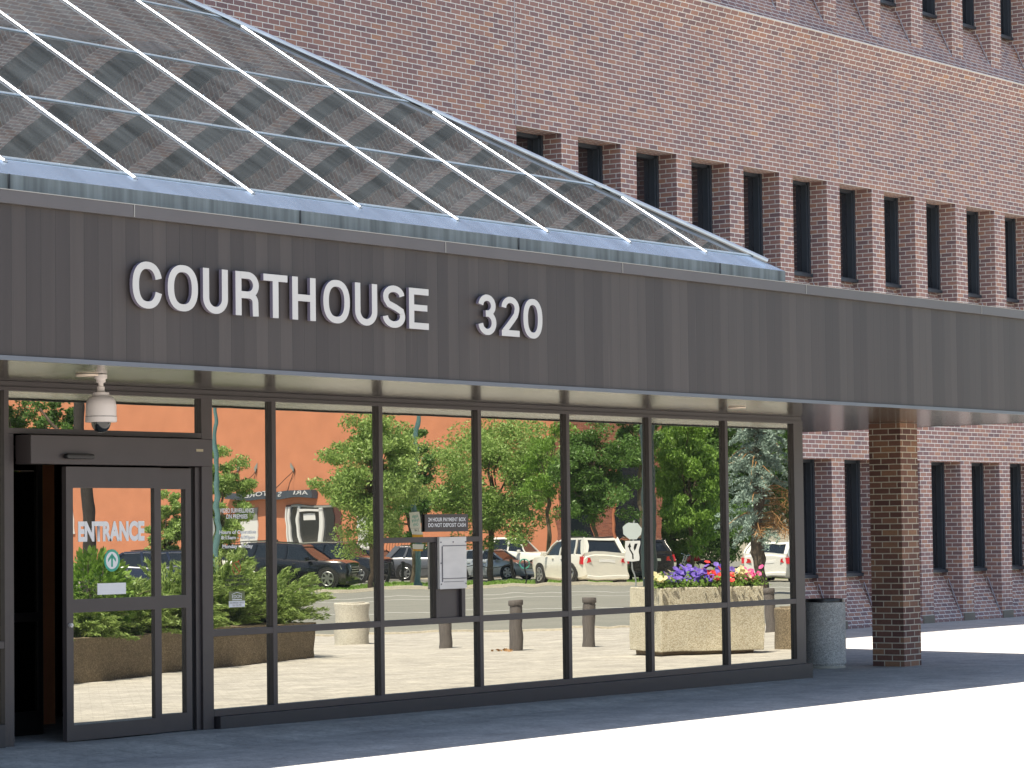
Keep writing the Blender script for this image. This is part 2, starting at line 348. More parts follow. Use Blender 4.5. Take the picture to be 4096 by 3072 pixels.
def kids(o, allobs): return [c for c in allobs if c.parent == o]
def copy_tree(o, parent=None):
    c = o.copy(); COL.objects.link(c)
    if parent: c.parent = parent; c.matrix_parent_inverse = o.matrix_parent_inverse
    for ch in list(o.children): copy_tree(ch, c)
    return c
def text(name, body, mat, x0, x1, z0, z1, y, parent=None, bold=0., ext=.0006, mirror=False, rot=None, sx=None):
    cu = bpy.data.curves.new(name, 'FONT'); cu.body = body; cu.size = 1; cu.offset = bold; cu.extrude = 0; cu.align_x = 'CENTER'; cu.space_line = .95
    cu.resolution_u = 4
    t = bpy.data.objects.new(name, cu); COL.objects.link(t)
    dg = bpy.context.evaluated_depsgraph_get(); me = bpy.data.meshes.new_from_object(t.evaluated_get(dg))
    bpy.data.objects.remove(t); bpy.data.curves.remove(cu)
    xs = [v.co.x for v in me.vertices]; ys = [v.co.y for v in me.vertices]
    a, b, c, d = min(xs), max(xs), min(ys), max(ys)
    for v in me.vertices:
        X = x0+(v.co.x-a)/(b-a)*(x1-x0); Z = z0+(v.co.y-c)/(d-c)*(z1-z0)
        v.co = (X, y, Z)
    me.materials.clear(); me.materials.append(mat)
    o = bpy.data.objects.new(name, me); COL.objects.link(o)
    if parent: o.parent = parent
    return o

# ------------------------------------------------------------------ ground
def gz(x, y): return .0058*min(max(26.5-x, 0), 21)*min(max((y-14)/1.2, 0), 1)-.0145*min(max(14-y, 0), 122)
def sheet(name, xs, ys, off, mat):
    m = MB(); nx = len(xs)
    for y in ys:
        for x in xs: m.v.append((x, y, gz(x, y)+off))
    for j in range(len(ys)-1):
        for i in range(nx-1): m.f.append((j*nx+i, j*nx+i+1, (j+1)*nx+i+1, (j+1)*nx+i)); m.uv.append(None)
    o = m.build(name, mat); o['kind'] = 'structure'; return o
sheet('ground', [-900, -100, 5.5, 26.5, 60, 300, 1100], [-1100, -300, -108, 14, 15.2, 60, 900], 0, EARTH)

# the street side is laid out along the viewing direction as seen in the window glass:
A_ = Vector((.8062, .5917, 0)); B_ = Vector((.5917, -.8062, 0)); YM = 15.58
def V(px, d, z=None):
    lat = d*(px-2048)/FPX
    p = A_*d+B_*lat; x, y = p.x, 2*YM-p.y
    return Vector((x, y, gz(x, y) if z is None else z))
def VL(lat, d, z=None):
    p = A_*d+B_*lat; x, y = p.x, 2*YM-p.y
    return Vector((x, y, gz(x, y) if z is None else z))
def heading(deg):  # 0 = to the right in the glass, 90 = away
    p = B_*math.cos(R(deg))+A_*math.sin(R(deg)); return math.atan2(-p.y, p.x)
def band(name, d0, d1, l0, l1, off, mat, h=0.):
    m = MB(); n = 8
    for i in range(n):
        a = l0+(l1-l0)*i/n; b = l0+(l1-l0)*(i+1)/n
        q = [VL(a, d0), VL(b, d0), VL(b, d1), VL(a, d1)]
        if h:
            m.hexa([p+Vector((0, 0, off)) for p in q]+[p+Vector((0, 0, off+h)) for p in q])
        else: m.quad([p+Vector((0, 0, off)) for p in reversed(q)])
    o = m.build(name, mat); o['kind'] = 'structure'; return o
# plaza: from the building to the near kerb
pm = MB()
def poly_sheet(name, pts, off, mat):
    m = MB(); m.quad([Vector((p[0], p[1], gz(p[0], p[1])+off)) for p in pts]); o = m.build(name, mat); o['kind'] = 'structure'
    return o
sheet('plaza', [-60, 5.5, 26.5, 60], [14, 15.2, 60], .004, PLAZA)
pl = MB(); K0, K1 = VL(-45, 50), VL(22, 50)
e0, e1 = K0.xy, K1.xy; dirk = (e1-e0).normalized()
def kx(y): return e0.x+(y-e0.y)/dirk.y*dirk.x
def pz(x, y, o): return Vector((x, y, gz(x, y)+o))
ys_ = [14, 0, -15, -35, -60]
for a, b in zip(ys_[:-1], ys_[1:]):
    xa, xb = kx(a), kx(b)
    for p, q in ((-60, 5.5), (5.5, 26.5), (26.5, None)):
        qa = xa if q is None else min(q, xa); qb = xb if q is None else min(q, xb)
        if qa <= p and qb <= p: continue
        pl.quad([pz(p, b, .004), pz(max(qb, p), b, .004), pz(max(qa, p), a, .004), pz(p, a, .004)])
o = pl.build('plaza_forecourt', PLAZA); o['kind'] = 'structure'
band('road', 50.1, 108, -60, 40, .004, ASPH)
band('kerb', 49.95, 50.15, -45, 22, .005, WALK, .03)
band('yellow_kerb_line', 50.17, 50.70, -45, 22, .009, PAINTY)
band('road_edge_line', 66.8, 67.05, -50, 30, .008, PAINTW)
band('road_lane_line', 84, 84.3, -55, 34, .008, PAINTW)
band('road_centre_line', 91, 91.4, -55, 34, .008, PAINTW)
band('far_kerb', 107.9, 108.15, -60, 6.5, .005, WALK, .12)
band('far_sidewalk', 108.2, 117, -60, 6.5, .02, WALK)
band('parking_lot', 131, 240, -110, 60, .004, ASPH)
band('park_lawn', 117, 165, 7.5, 45, .008, GRASSM)
gr = band('grass_verge', 117, 131, -62, 6.5, .008, GRASSM)
# grass blades on the verge
rng = np.random.default_rng(3)
def leaves_mesh(name, P, S, mat, elong=2.2, parent=None, droop=None, seed=1, dirs=None):
    """P: Nx3 centres, S: size; each leaf a pointed quad turned at random"""
    r = np.random.default_rng(seed); n = len(P)
    d = r.normal(size=(n, 3))
    if dirs is not None: d = d*.38+dirs
    if droop is not None: d = d*(1-droop[1])+np.array(droop[0])*droop[1]*1.6
    d /= np.linalg.norm(d, axis=1)[:, None]
    t = r.normal(size=(n, 3)); w = np.cross(d, t); w /= np.linalg.norm(w, axis=1)[:, None]+1e-9
    S = np.broadcast_to(S, (n,)); s = (S*r.uniform(.6, 1.3, n))[:, None]
    a = P-d*s*.5; b = P+w*s*.5/elong; c = P+d*s*.5; e = P-w*s*.5/elong
    vs = np.stack([a, b, c, e], 1).reshape(-1, 3)
    me = bpy.data.meshes.new(name); me.vertices.add(4*n); me.vertices.foreach_set('co', vs.ravel())
    me.loops.add(4*n); me.loops.foreach_set('vertex_index', np.arange(4*n, dtype=np.int32))
    me.polygons.add(n); me.polygons.foreach_set('loop_start', np.arange(0, 4*n, 4, dtype=np.int32)); me.polygons.foreach_set('loop_total', np.full(n, 4, dtype=np.int32))
    me.update(); me.validate(); me.materials.append(mat)
    o = bpy.data.objects.new(name, me); COL.objects.link(o)
    if parent: o.parent = parent
    return o

# ------------------------------------------------------------------ brick courthouse
YW, DEP = 22.0, .39
bb = empty('brick_building', (40, YW, 0), 0, 'tall red brick courthouse block with rows of narrow deep-set windows', 'building')
X0, PIT, OW, BWALL0, BWALL1, ZTOP = 30.167, 1.414, 1.02, 4.0, 84.0, 18.4
BX = bb.location
w = MB()
def Q(pts, uvs): w.quad([(p[0]-BX.x, p[1]-BX.y, p[2]) for p in pts], uvs)
def face(x0, x1, z0, z1, y=YW, ya=None):
    ya = y if ya is None else ya   # y at z0 / ya at z1
    Q([(x0, y, z0), (x1, y, z0), (x1, ya, z1), (x0, ya, z1)], [(x0, z0), (x1, z0), (x1, z1), (x0, z1)])
floors = [  # sill face z, sill back z, top z, k range
    (0.04, .82, 2.62, range(-6, 19)), (4.70, 5.45, 6.90, range(0, 23)), (9.36, 10.05, 11.20, range(-9, 23)), (12.30, 13.0, 15.55, range(-8, 17))]
winspec = []
zprev = -.3
for fi, (zs, zb, zt, ks) in enumerate(floors):
    if fi == 2:
        zl = zs-.21
        face(BWALL0, BWALL1, zprev, zl-.39)
        face(BWALL0, BWALL1, zl-.39, zl, YW, YW-.14); face(BWALL0, BWALL1, zl, zs, YW-.142, YW)
        belt = zl
    else: face(BWALL0, BWALL1, zprev, zs)
    xs = [X0+PIT*k for k in ks]; last = BWALL0
    for x in xs:
        xr = x+OW
        if x > last: face(last, x, zs, zt)
        yb = YW+DEP
        # sloping sill
        L = math.hypot(DEP, zb-zs)
        Q([(x, YW, zs), (xr, YW, zs), (xr, yb, zb), (x, yb, zb)], [(x+.05, zs), (xr+.05, zs), (xr+.05, zs+L), (x+.05, zs+L)])
        # right reveal (faces -x), left reveal, lintel soffit
        Q([(xr, YW, zs), (xr, YW, zt), (xr, yb, zt), (xr, yb, zb)], [(YW-xr*0+.04, zs), (YW+.04, zt), (yb+.04, zt), (yb+.04, zb)])
        Q([(x, YW, zs), (x, yb, zb), (x, yb, zt), (x, YW, zt)], [(YW+.04, zs), (yb+.04, zb), (yb+.04, zt), (YW+.04, zt)])
        Q([(x, YW, zt), (x, yb, zt), (xr, yb, zt), (xr, YW, zt)], [(.03, x), (DEP+.03, x), (DEP+.03, xr), (.03, xr)])
        winspec.append((x, zb, zt, zb-zs)); last = xr
    face(last, BWALL1, zs, zt); zprev = zt
face(BWALL0, BWALL1, zprev, ZTOP)
Q([(BWALL0, YW, ZTOP), (BWALL1, YW, ZTOP), (BWALL1, 40, ZTOP), (BWALL0, 40, ZTOP)], [(0, 0), (80, 0), (80, 18), (0, 18)])
Q([(BWALL0, 40, 0), (BWALL0, YW, 0), (BWALL0, YW, ZTOP), (BWALL0, 40, ZTOP)], [(40, 0), (22, 0), (22, 18), (40, 18)])
Q([(BWALL1, YW, 0), (BWALL1, 40, 0), (BWALL1, 40, ZTOP), (BWALL1, YW, ZTOP)], [(22, 0), (40, 0), (40, 18), (22, 18)])
wall = w.build('wall', BR, bb)
cp = MB()
for fi in (2,):
    zl = floors[fi][0]-.21; cp.box(BWALL0-BX.x, BWALL1-BX.x, -.152, -.135, zl-.008, zl+.008)
cp.build('belt_drip_edge', flat('drip_edge', (.62, .60, .58), .6, .0, .1, 3), bb)
CAULK = flat('caulk', (.45, .42, .42), .8, 0, .1, 3)
for xj in (X0-.01, X0+PIT*6+.0):
    jm = MB(); jm.box(xj-.007-BX.x, xj+.007-BX.x, -.004, .02, 6.9 if xj < 31 else 7.0, 9.14-.39)
    jm.build('expansion_joint', CAULK, bb)
jm = MB(); jm.box(BWALL0-BX.x, BWALL1-BX.x, -.30, 6, 15.56, ZTOP+.05); jm.build('parapet', flat('dark_parapet', (.05, .045, .045), .6, .1, .1, 2), bb)
PLATE = flat('foundation', (.20, .17, .13), .9, 0, .2, 3)
# window prototype (recess 1.02 wide); one height per floor
protos = {}
EDGE = flat('sill_edge_metal', (.45, .45, .50), .5, .2, .1, 3)
def make_window(hh, drop):
    f = MB(); y0, y1 = 0, .10
    f.box(0, .05, y0, y1, 0, hh); f.box(OW-.05, OW, y0-.04, y1, 0, hh)
    f.box(.05, OW-.05, y0-.015, y1, 0, .055); f.box(.05, OW-.05, y0, y1, hh-.05, hh); f.box(OW-.085, OW-.051, y0-.02, y1, .055, hh-.05)
    f.box(.002, OW-.002, -.075, y0-.016, -.02, .03)
    fo = f.build('window', BLUEFR)
    g = MB(); g.quad([(.05, .07, .055), (OW-.05, .07, .055), (OW-.05, .07, hh-.05), (.05, .07, hh-.05)]); g.build('pane', DARKGL, fo)
    g = MB(); g.bar((OW-.012, -(DEP-.05)+.01, -drop+.004), (OW-.012, -.08, -.15*drop), .018, .008, upv=(0, -.9, .43)); g.build('sill_edge', EDGE, fo)
    return fo
order = sorted(winspec, key=lambda q: abs(q[0]-38)+(0 if q[1] < 11 else 6))[:98]
bk = MB()
for q in winspec:
    if q in order:
        h = round(q[2]-q[1], 3)
        if h not in protos: protos[h] = make_window(h, q[3]); o = protos[h]
        else:
            o = copy_tree(protos[h])
        o.parent = bb; o.location = (q[0]-BX.x, DEP-.05, q[1])
    else: bk.box(q[0]-BX.x, q[0]+OW-BX.x, DEP-.01, DEP+.05, q[1], q[2])
if bk.v: bk.build('window_row', DARKGL, bb)['kind'] = 'stuff'
for k in range(2, 13):
    xa = X0+PIT*k+OW+.02-BX.x; fp = MB(); fp.box(xa, xa+PIT-OW-.03, -.02, .0-.001, -.1, .13); fp.build('foundation_block', PLATE, bb)

# ------------------------------------------------------------------ entrance pavilion
YF, YG, ZS = 13.53, 15.54, 2.772
XL, XR = 5.0, 26.42
pv = empty('entrance_pavilion', (16, YG, 0), 0, 'low dark bronze courthouse entrance pavilion with mirror glass front and glass roof', 'building')
PO = pv.location
def part(mb, name, mat, parent=pv, **k):
    mb.v = [(a-PO.x, b-PO.y, c) for a, b, c in mb.v]; return mb.build(name, mat, parent, **k)
XE = 30.02
m = MB(); m.quad([(XL, YF, ZS), (XE, YF, ZS), (XE, YF, 3.773), (XL, YF, 3.773)]); 
m.quad([(XE, YF, ZS), (XE+.175*8.4, YF+8.4, ZS), (XE+.175*8.4, YF+8.4, 3.773), (XE, YF, 3.773)])
m.quad([(XL, YF+.05, ZS), (XL, YF, ZS), (XL, YF, 3.773), (XL, YF+.05, 3.773)])
part(m, 'fascia', FASCIA)
m = MB(); m.quad([(XL, YF+.004, ZS+.003), (XL, 21.98, ZS+.003), (XE+.175*8.44, 21.98, ZS+.003), (XE, YF+.004, ZS+.003)]); part(m, 'soffit', SOFFIT)
m = MB(); m.bar((XL, YF-.004, ZS-.012), (XE, YF-.004, ZS-.012), .02, .03); part(m, 'drip_trim', flat('drip_trim', (.15, .165, .19), .35, .5, .05, 3))
m = MB(); m.box(XL, XE+.02, YF-.035, YF+.06, 3.774, 3.862)
m.hexa([(XE+.02, YF-.035, 3.774), (XE+.035, YF-.035, 3.774), (XE+.035+.175*8.45, 21.96, 3.774), (XE-.04+.175*8.45, 21.96, 3.774), (XE+.02, YF-.035, 3.862), (XE+.035, YF-.035, 3.862), (XE+.035+.175*8.45, 21.96, 3.862), (XE-.04+.175*8.45, 21.96, 3.862)])
part(m, 'fascia_cap', CAPM)
m = MB()
for x in (7.2, 10.2, 14.09, 17.55, 20.0, 23.05, 26.6): m.box(x, x+.006, YF-.039, YF-.036, 3.776, 3.861)
m.bar((XL, YF-.036, 3.8605), (XE, YF-.036, 3.8605), .006, .005)
part(m, 'cap_seam', flat('cap_seam', (.42, .40, .36), .4, .5, .05, 3))
m = MB(); m.quad([(XL, YF+.06, 3.80), (XE, YF+.06, 3.80), (XE+1.4, 21.97, 3.80), (XL, 21.97, 3.80)]); part(m, 'roof_deck', flat('roof_membrane', (.16, .15, .14), .9, 0, .15, 3))
# skylight curb, flashing, frame, panes
SX, SY, SZ, TH = 23.16, 13.78, 4.012, R(32)
ct, st_ = math.cos(TH), math.sin(TH)
XS0 = 5.9
m = MB(); m.quad([(XS0, SY, 3.80), (SX, SY, 3.80), (SX, SY, SZ), (XS0, SY, SZ)]); m.quad([(SX, SY, 3.80), (SX, 21.95, 3.80), (SX, 21.95, SZ), (SX, SY, SZ)])
part(m, 'skylight_curb', CURB)
m = MB()
for x in (8.2, 13.2, 16.15, 18.9, 22.0): m.box(x, x+.012, SY-.008, SY-.001, 3.82, SZ)
part(m, 'curb_seam', flat('curb_seam', (.03, .035, .04), .6, .3, .1, 3))
def SP(x, s, lift=0.):   # point on the front slope; s = distance up the slope from the curb edge
    return Vector((x, SY+s*ct-lift*st_, SZ+s*st_+lift*ct))
def HP(s, lift=0.): return SP(SX-s*ct, s, lift)
m = MB(); m.quad([SP(XS0, 0), SP(SX, 0), HP(.27), SP(XS0, .27)])
def SR(y, s, lift=0.): return Vector((SX-s*ct+lift*st_, y, SZ+s*st_+lift*ct))
m.quad([SR(SY, 0), SR(21.9, 0), SR(21.9, .27), SR(SY+.27*ct, .27)])
part(m, 'skylight_flashing', FLASH)
m = MB(); m.quad([SP(XS0, 0, .002), SP(SX, 0, .002), SP(SX-.02, .02, .002), SP(XS0, .02, .002)], None); 
rows = [.27, 1.51, 2.95, 4.39, 5.83, 7.27, 9.45]
xr_ = [22.05-1.245*k for k in range(13)]
PURL = flat('purlin_aluminium', (.36, .42, .46), .35, .7, .1, 8)
for x in xr_:
    smax = min(9.45, (SX-x)/ct)
    a, b = SP(x, .2, .001), SP(x, smax-.02, .001)
    nb = MB(); nb.bar(a, b, .038, .016, upv=(0, -st_, ct), bev=.008)
    s = .45
    while s < smax-.1:
        p = SP(x, s, .018); nb.box(p.x-.007, p.x+.007, p.y-.007, p.y+.007, p.z-.006, p.z+.006); s += .28
    part(nb, 'rafter_bar', ALU)
for s in rows[:-1]:
    nb = MB(); nb.bar(SP(XS0, s, .001), HP(s, .001), .036, .008, upv=(0, -st_, ct), bev=.003)
    x = XS0+.2
    while x < SX-s*ct-.1:
        p = SP(x, s, .011); nb.box(p.x-.005, p.x+.005, p.y-.004, p.y+.004, p.z-.004, p.z+.002); x += .30
    part(nb, 'purlin_bar', PURL)
pb = MB(); pb.bar(HP(.15, .006), HP(9.4, .006), .06, .035, upv=(.45, -.45, .77), bev=.016); part(pb, 'hip_bar', ALU)
pb = MB()
for s in rows[1:-1]: pb.bar(SR(SY+s*ct, s, .003), SR(21.9, s, .003), .05, .03, upv=(st_, 0, ct), bev=.008)
for y in (15.0, 16.25, 17.5, 18.75, 20.0, 21.2):
    smax = (y-SY)/ct; pb.bar(SR(y, .2, .003), SR(y, min(smax, 9.3), .003), .055, .05, upv=(st_, 0, ct), bev=.018)
part(pb, 'end_slope_bars', ALU)
# panes of the front slope
xcols = [XS0]+sorted(xr_)[0 if sorted(xr_)[0] > XS0 else 1:]+[SX]
for i in range(len(xcols)-1):
    xa, xb = xcols[i], xcols[i+1]
    for s0, s1 in zip(rows[:-1], rows[1:]):
        hx = lambda s: SX-s*ct
        if hx(s0) <= xa: continue
        pts = []
        # clip rectangle by x <= hx(s)
        rect = [(xa, s0), (xb, s0), (xb, s1), (xa, s1)]
        for k in range(4):
            p, q = rect[k], rect[(k+1) % 4]
            ip, iq = p[0] <= hx(p[1])+1e-6, q[0] <= hx(q[1])+1e-6
            if ip: pts.append(p)
            if ip != iq:
                fp_, fq = p[0]-hx(p[1]), q[0]-hx(q[1]); t = fp_/(fp_-fq)
                pts.append((p[0]+(q[0]-p[0])*t, p[1]+(q[1]-p[1])*t))
        if len(pts) < 3: continue
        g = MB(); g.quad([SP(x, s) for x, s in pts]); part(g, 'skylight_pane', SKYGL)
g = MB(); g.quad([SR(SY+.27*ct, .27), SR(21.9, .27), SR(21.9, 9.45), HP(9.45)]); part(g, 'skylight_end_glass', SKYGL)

# glazed front: every pane sits a fraction of a millimetre out of true
prng = random.Random(7)
def pane(x0, x1, z0, z1, name='window_pane', y=None):
    y = YP if y is None else y; a, b = prng.uniform(-.00045, .00045), prng.uniform(-.0005, .0005); xm, zm = (x0+x1)/2, (z0+z1)/2
    g = MB(); g.quad([(X, y+a*(X-xm)+b*(Z-zm), Z) for X, Z in ((x0, z0), (x1, z0), (x1, z1), (x0, z1))]); return part(g, name, MIRROR)
mull = [17.865, 19.268, 20.690, 22.077, 23.481, 24.890]
YP = YG+.038
ZB, ZT, ZR0, ZR1 = .212, 2.700, .795, .848
def frame_bar(x0, x1, z0, z1, name='mullion', y0=YG, y1=None, mat=BRONZE):
    m = MB(); m.box(x0, x1, y0, y1 or YP+.03, z0, z1); return part(m, name, mat, bevel=.002)
for x in mull: frame_bar(x-.0265, x+.0265, ZB-.001, ZT+.001)
frame_bar(26.23, XR, .158, ZT+.001, 'corner_post'); frame_bar(16.985, 17.112, .05, ZT+.001, 'mullion', YG-.001)
frame_bar(XL, XR, ZT, 2.731, 'head_rail', YG-.003); frame_bar(XL, XR-.001, 2.7312, ZS+.002, 'head_channel', YG+.012)
frame_bar(17.113, 26.229, .158, ZB, 'sill_rail', YG-.002)
frame_bar(17.14, XR+.055, -.1, .157, 'base_panel', YG-.045, None, BRONZE_D)
xs = [17.112]+mull+[26.23]
for i in range(7):
    a, b = xs[i]+(.0265 if i else 0), xs[i+1]-(.0265 if i < 6 else 0)
    frame_bar(a+.0005, b-.0005, ZR0, ZR1, 'mid_rail', YG+.001)
    gl = [(ZB, ZR0), (ZR1, ZT)]
    if i == 2:
        frame_bar(a+.0005, b-.0005, 1.516, 1.563, 'payment_rail', YG+.001)
        frame_bar(20.027, 20.075, ZR1, 1.515, 'payment_post', YG+.0015); frame_bar(20.400, 20.452, ZR1, 1.515, 'payment_post', YG+.0015)
        pnl = MB(); pnl.box(20.0755, 20.3995, YP-.006, YP+.02, ZR1, 1.515); part(pnl, 'infill_panel', BRONZE)
        for (pa, pb_, za, zb_) in ((a, 20.027, ZR1, 1.516), (20.452, b, ZR1, 1.516), (a, b, 1.563, ZT)):
            pane(pa-.02, pb_+.02, za-.01, zb_+.01)
        gl = [(ZB, ZR0)]
    for z0, z1 in gl:
        pane(a-.02, b+.02, z0-.01, z1+.01)
# right side and left continuation of the glazing
m = MB()
for y in (17.0, 18.5, 20.0, 21.4): m.box(XR-.08, XR-.001, y, y+.06, .158, ZS)
m.box(XR-.08, XR-.002, YG+.07, 21.9, 2.6, ZS+.001); m.box(XR-.08, XR-.002, YG+.07, 21.9, .15, .22); part(m, 'side_frame', BRONZE)
g = MB(); g.quad([(XR-.04, YG+.06, .2), (XR-.04, 21.9, .2), (XR-.04, 21.9, 2.62), (XR-.04, YG+.06, 2.62)]); part(g, 'side_pane', DARKGL)
m = MB(); m.box(XR-.1, XR+.05, YG+.07, 21.9, -.1, .155); part(m, 'side_base', BRONZE_D)
frame_bar(14.836, 14.882, .0, ZT, 'mullion', YG-.002)
for x in (13.4, 11.9, 10.4, 8.9, 7.4, 5.9): frame_bar(x-.026, x+.026, ZB, ZT)
frame_bar(XL, 14.835, .158, ZB, 'sill_rail', YG-.002); frame_bar(XL, 14.835, ZR0, ZR1, 'mid_rail', YG+.001)
frame_bar(XL, 14.80, -.1, .24, 'base_panel', YG-.045, None, BRONZE_D)
xs = [XL, 5.9, 7.4, 8.9, 10.4, 11.9, 13.4, 14.84]
for a, b in zip(xs[:-1], xs[1:]):
    g = MB(); g.quad([(a, YP, ZB), (b, YP, ZB), (b, YP, ZT), (a, YP, ZT)]); part(g, 'window_pane', MIRROR)
# entrance bay : transom, operator header, jambs, sliding leaf, side leaf
frame_bar(14.883, 16.984, 2.383, 2.424, 'transom_bar', YG)
g = MB(); g.quad([(14.87, YP, 2.42), (17.0, YP, 2.42), (17.0, YP, 2.72), (14.87, YP, 2.72)]); part(g, 'window_pane', MIRROR)
frame_bar(14.8825, 14.93, .0, 2.382, 'door_jamb', YG-.001); frame_bar(16.93, 16.984, .0, 2.15, 'door_jamb', YG+.02)
m = MB(); m.box(14.985, 16.975, YG-.13, YG+.04, 2.155, 2.372); part(m, 'door_header', BRONZE, bevel=.006)
m = MB(); m.box(15.31, 15.60, YG-.185, YG-.131, 2.195, 2.235); so = part(m, 'motion_sensor', BLACK, bevel=.014)
m = MB(); m.box(16.78, 16.86, YG-.133, YG-.1305, 2.27, 2.29); part(m, 'maker_plate', flat('plate', (.35, .30, .2), .4, .5, .1, 3))
m = MB(); m.box(14.93, 16.93, YG-.06, YG+.2, .0, .066); part(m, 'threshold', flat('threshold', (.22, .23, .24), .4, .6, .2, 6))
YD = YG-.055
sl = empty('sliding_door', (15.93-PO.x, YD-PO.y, 0)); sl.parent = pv
DO = Vector((15.93, YD, 0))
def dpart(mb, name, mat, **k):
    mb.v = [(a-DO.x, b-DO.y, c) for a, b, c in mb.v]; return mb.build(name, mat, sl, **k)
m = MB()
for (a, b, c, d) in ((15.418, 15.49, .075, 2.14), (16.378, 16.452, .075, 2.14), (15.49, 16.378, .075, .193), (15.49, 16.378, 1.037, 1.137), (15.49, 16.378, 1.98, 2.14)):
    m.box(a, b, YD, YD+.045, c, d)
dpart(m, 'door_frame', BRONZE)
for z0, z1 in ((.19, 1.04), (1.134, 1.985)):
    g = MB(); g.quad([(15.485, YD+.02, z0), (16.385, YD+.02, z0), (16.385, YD+.02, z1), (15.485, YD+.02, z1)]); dpart(g, 'door_pane', MIRROR)
m = MB(); m.tube([(15.452, YD-.022, .945), (15.452, YD, .945)], .016, 14); m.tube([(15.452, YD-.03, .945), (15.452, YD-.02, .945)], .009, 12); dpart(m, 'lock_cylinder', STEEL, smooth=True)
def onp(o, root, off):   # world-built text under a parent
    o.parent = root; o.location = -off; return o
yt = YD+.0185
onp(text('door_lettering', 'ENTRANCE', WHITE, 15.562, 16.285, 1.570, 1.727, yt, bold=.05), sl, DO)
def disc(mb, cx, cz, y, r0, r1, seg=40, asp=1.):
    for j in range(seg):
        a, b = 2*math.pi*j/seg, 2*math.pi*(j+1)/seg
        mb.quad([(cx+r0*math.cos(a), y, cz+r0*math.sin(a)), (cx+r1*math.cos(a), y, cz+r1*math.sin(a)), (cx+r1*math.cos(b), y, cz+r1*math.sin(b)), (cx+r0*math.cos(b), y, cz+r0*math.sin(b))])
m = MB(); disc(m, 15.925, 1.425, yt+.0005, .0, .070); dpart(m, 'arrow_sticker', WHITE)
m = MB(); disc(m, 15.925, 1.425, yt, .066, .086); 
m.quad([(15.915, yt, 1.375), (15.935, yt, 1.375), (15.935, yt, 1.455), (15.915, yt, 1.455)])
m.quad([(15.925, yt, 1.480), (15.882, yt, 1.437), (15.882, yt, 1.412), (15.925, yt, 1.452)]); m.quad([(15.925, yt, 1.480), (15.925, yt, 1.452), (15.968, yt, 1.412), (15.968, yt, 1.437)])
dpart(m, 'arrow_print', GREENV)
m = MB(); m.box(15.765, 16.075, yt-.001, yt+.001, 1.165, 1.252); dpart(m, 'white_label', WHITE)
# fixed side leaf
m = MB()
for (a, b, c, d) in ((16.40, 16.462, .07, 2.14), (16.815, 16.88, .07, 2.14), (16.462, 16.815, .07, .208), (16.462, 16.815, 1.037, 1.137), (16.462, 16.815, 1.975, 2.14)):
    m.box(a, b, YG+.02, YG+.06, c, d)
part(m, 'side_leaf_frame', BRONZE)
m = MB(); m.box(16.881, 16.929, YG+.04, YG+.1, .06, 2.15); part(m, 'side_leaf_recess', VOIDM)
g = MB(); g.quad([(16.45, YG+.045, .2), (16.83, YG+.045, .2), (16.83, YG+.045, 1.98), (16.45, YG+.045, 1.98)]); part(g, 'side_leaf_pane', MIRROR)
# vestibule behind the open leaf
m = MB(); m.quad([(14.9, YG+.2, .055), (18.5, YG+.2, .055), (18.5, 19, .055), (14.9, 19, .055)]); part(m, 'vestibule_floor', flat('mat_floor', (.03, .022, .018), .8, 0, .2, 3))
m = MB(); m.quad([(14.7, 15.7, 0), (14.7, 19, 0), (14.7, 19, 2.7), (14.7, 15.7, 2.7)]); m.quad([(14.7, 18.6, 0), (19, 18.6, 0), (19, 18.6, 2.7), (14.7, 18.6, 2.7)])
m.quad([(14.7, 15.7, 2.3), (19, 15.7, 2.3), (19, 18.6, 2.3), (14.7, 18.6, 2.3)]); m.quad([(18.4, 15.7, 0), (18.4, 18.6, 0), (18.4, 18.6, 2.7), (18.4, 15.7, 2.7)])
part(m, 'vestibule_wall', VOIDM)
m = MB(); m.box(16.76, 16.99, 17.2, 17.25, .06, 2.25); part(m, 'inner_reflection', flat('reflection_orange', (.75, .33, .16), .7, 0, .15, 2))  # added panel; its orange colour stands in for the inner door's reflection
m = MB(); m.box(15.66, 15.69, 16.33, 16.37, .06, 2.25); m.box(15.95, 16.0, 16.33, 16.37, .06, 2.25); m.box(15.69, 15.95, 16.33, 16.37, .95, 1.02); m.box(15.69, 15.95, 16.33, 16.37, .06, .25); part(m, 'inner_door_frame', flat('inner_frame', (.012, .01, .01), .5, 0, .1, 3))
g = MB(); g.quad([(15.68, 16.35, .2), (15.96, 16.35, .2), (15.96, 16.35, 2.22), (15.68, 16.35, 2.22)]); part(g, 'inner_door_pane', INGL)
# window lettering on the first full pane
yl = YP-.0012
def wtext(body, a, b, z0, z1, mat=WHITE, bold=.02): return onp(text('window_lettering', body, mat, a, b, z0, z1, yl, bold=bold), pv, PO)
import_px = lambda px, py: None
def uz(px, py, Y=YG):  # photo pixel on the glass plane -> x, z   (used only to lay out decals in metres)
    d = RW @ np.array([px-2048, py-1536, FPX]); t = Y/d[1]; return d[0]*t, 1.65+d[2]*t
def wl_(body, pxa, pxb, pt, pb, **k):
    xa, zt = uz(pxa, pt); xb, _ = uz(pxb, pt); _, zb = uz(pxa, pb); return wtext(body, xa, xb, zb, zt, **k)
wl_('VIDEO SURVEILLANCE', 893, 1029, 2033, 2051, bold=.02)
wl_('ON PREMISES', 918, 1004, 2057, 2075, bold=.02)
wl_('Hours of Operation', 891, 1038, 2121, 2141, bold=.03)
wl_('8:15am - 4:00pm', 898, 1034, 2143, 2162, bold=.03)
wl_('Monday - Friday', 903, 1025, 2178, 2198, bold=.03)
GREYT = flat('grey_print', (.045, .05, .03), .6, 0, .05, 3)
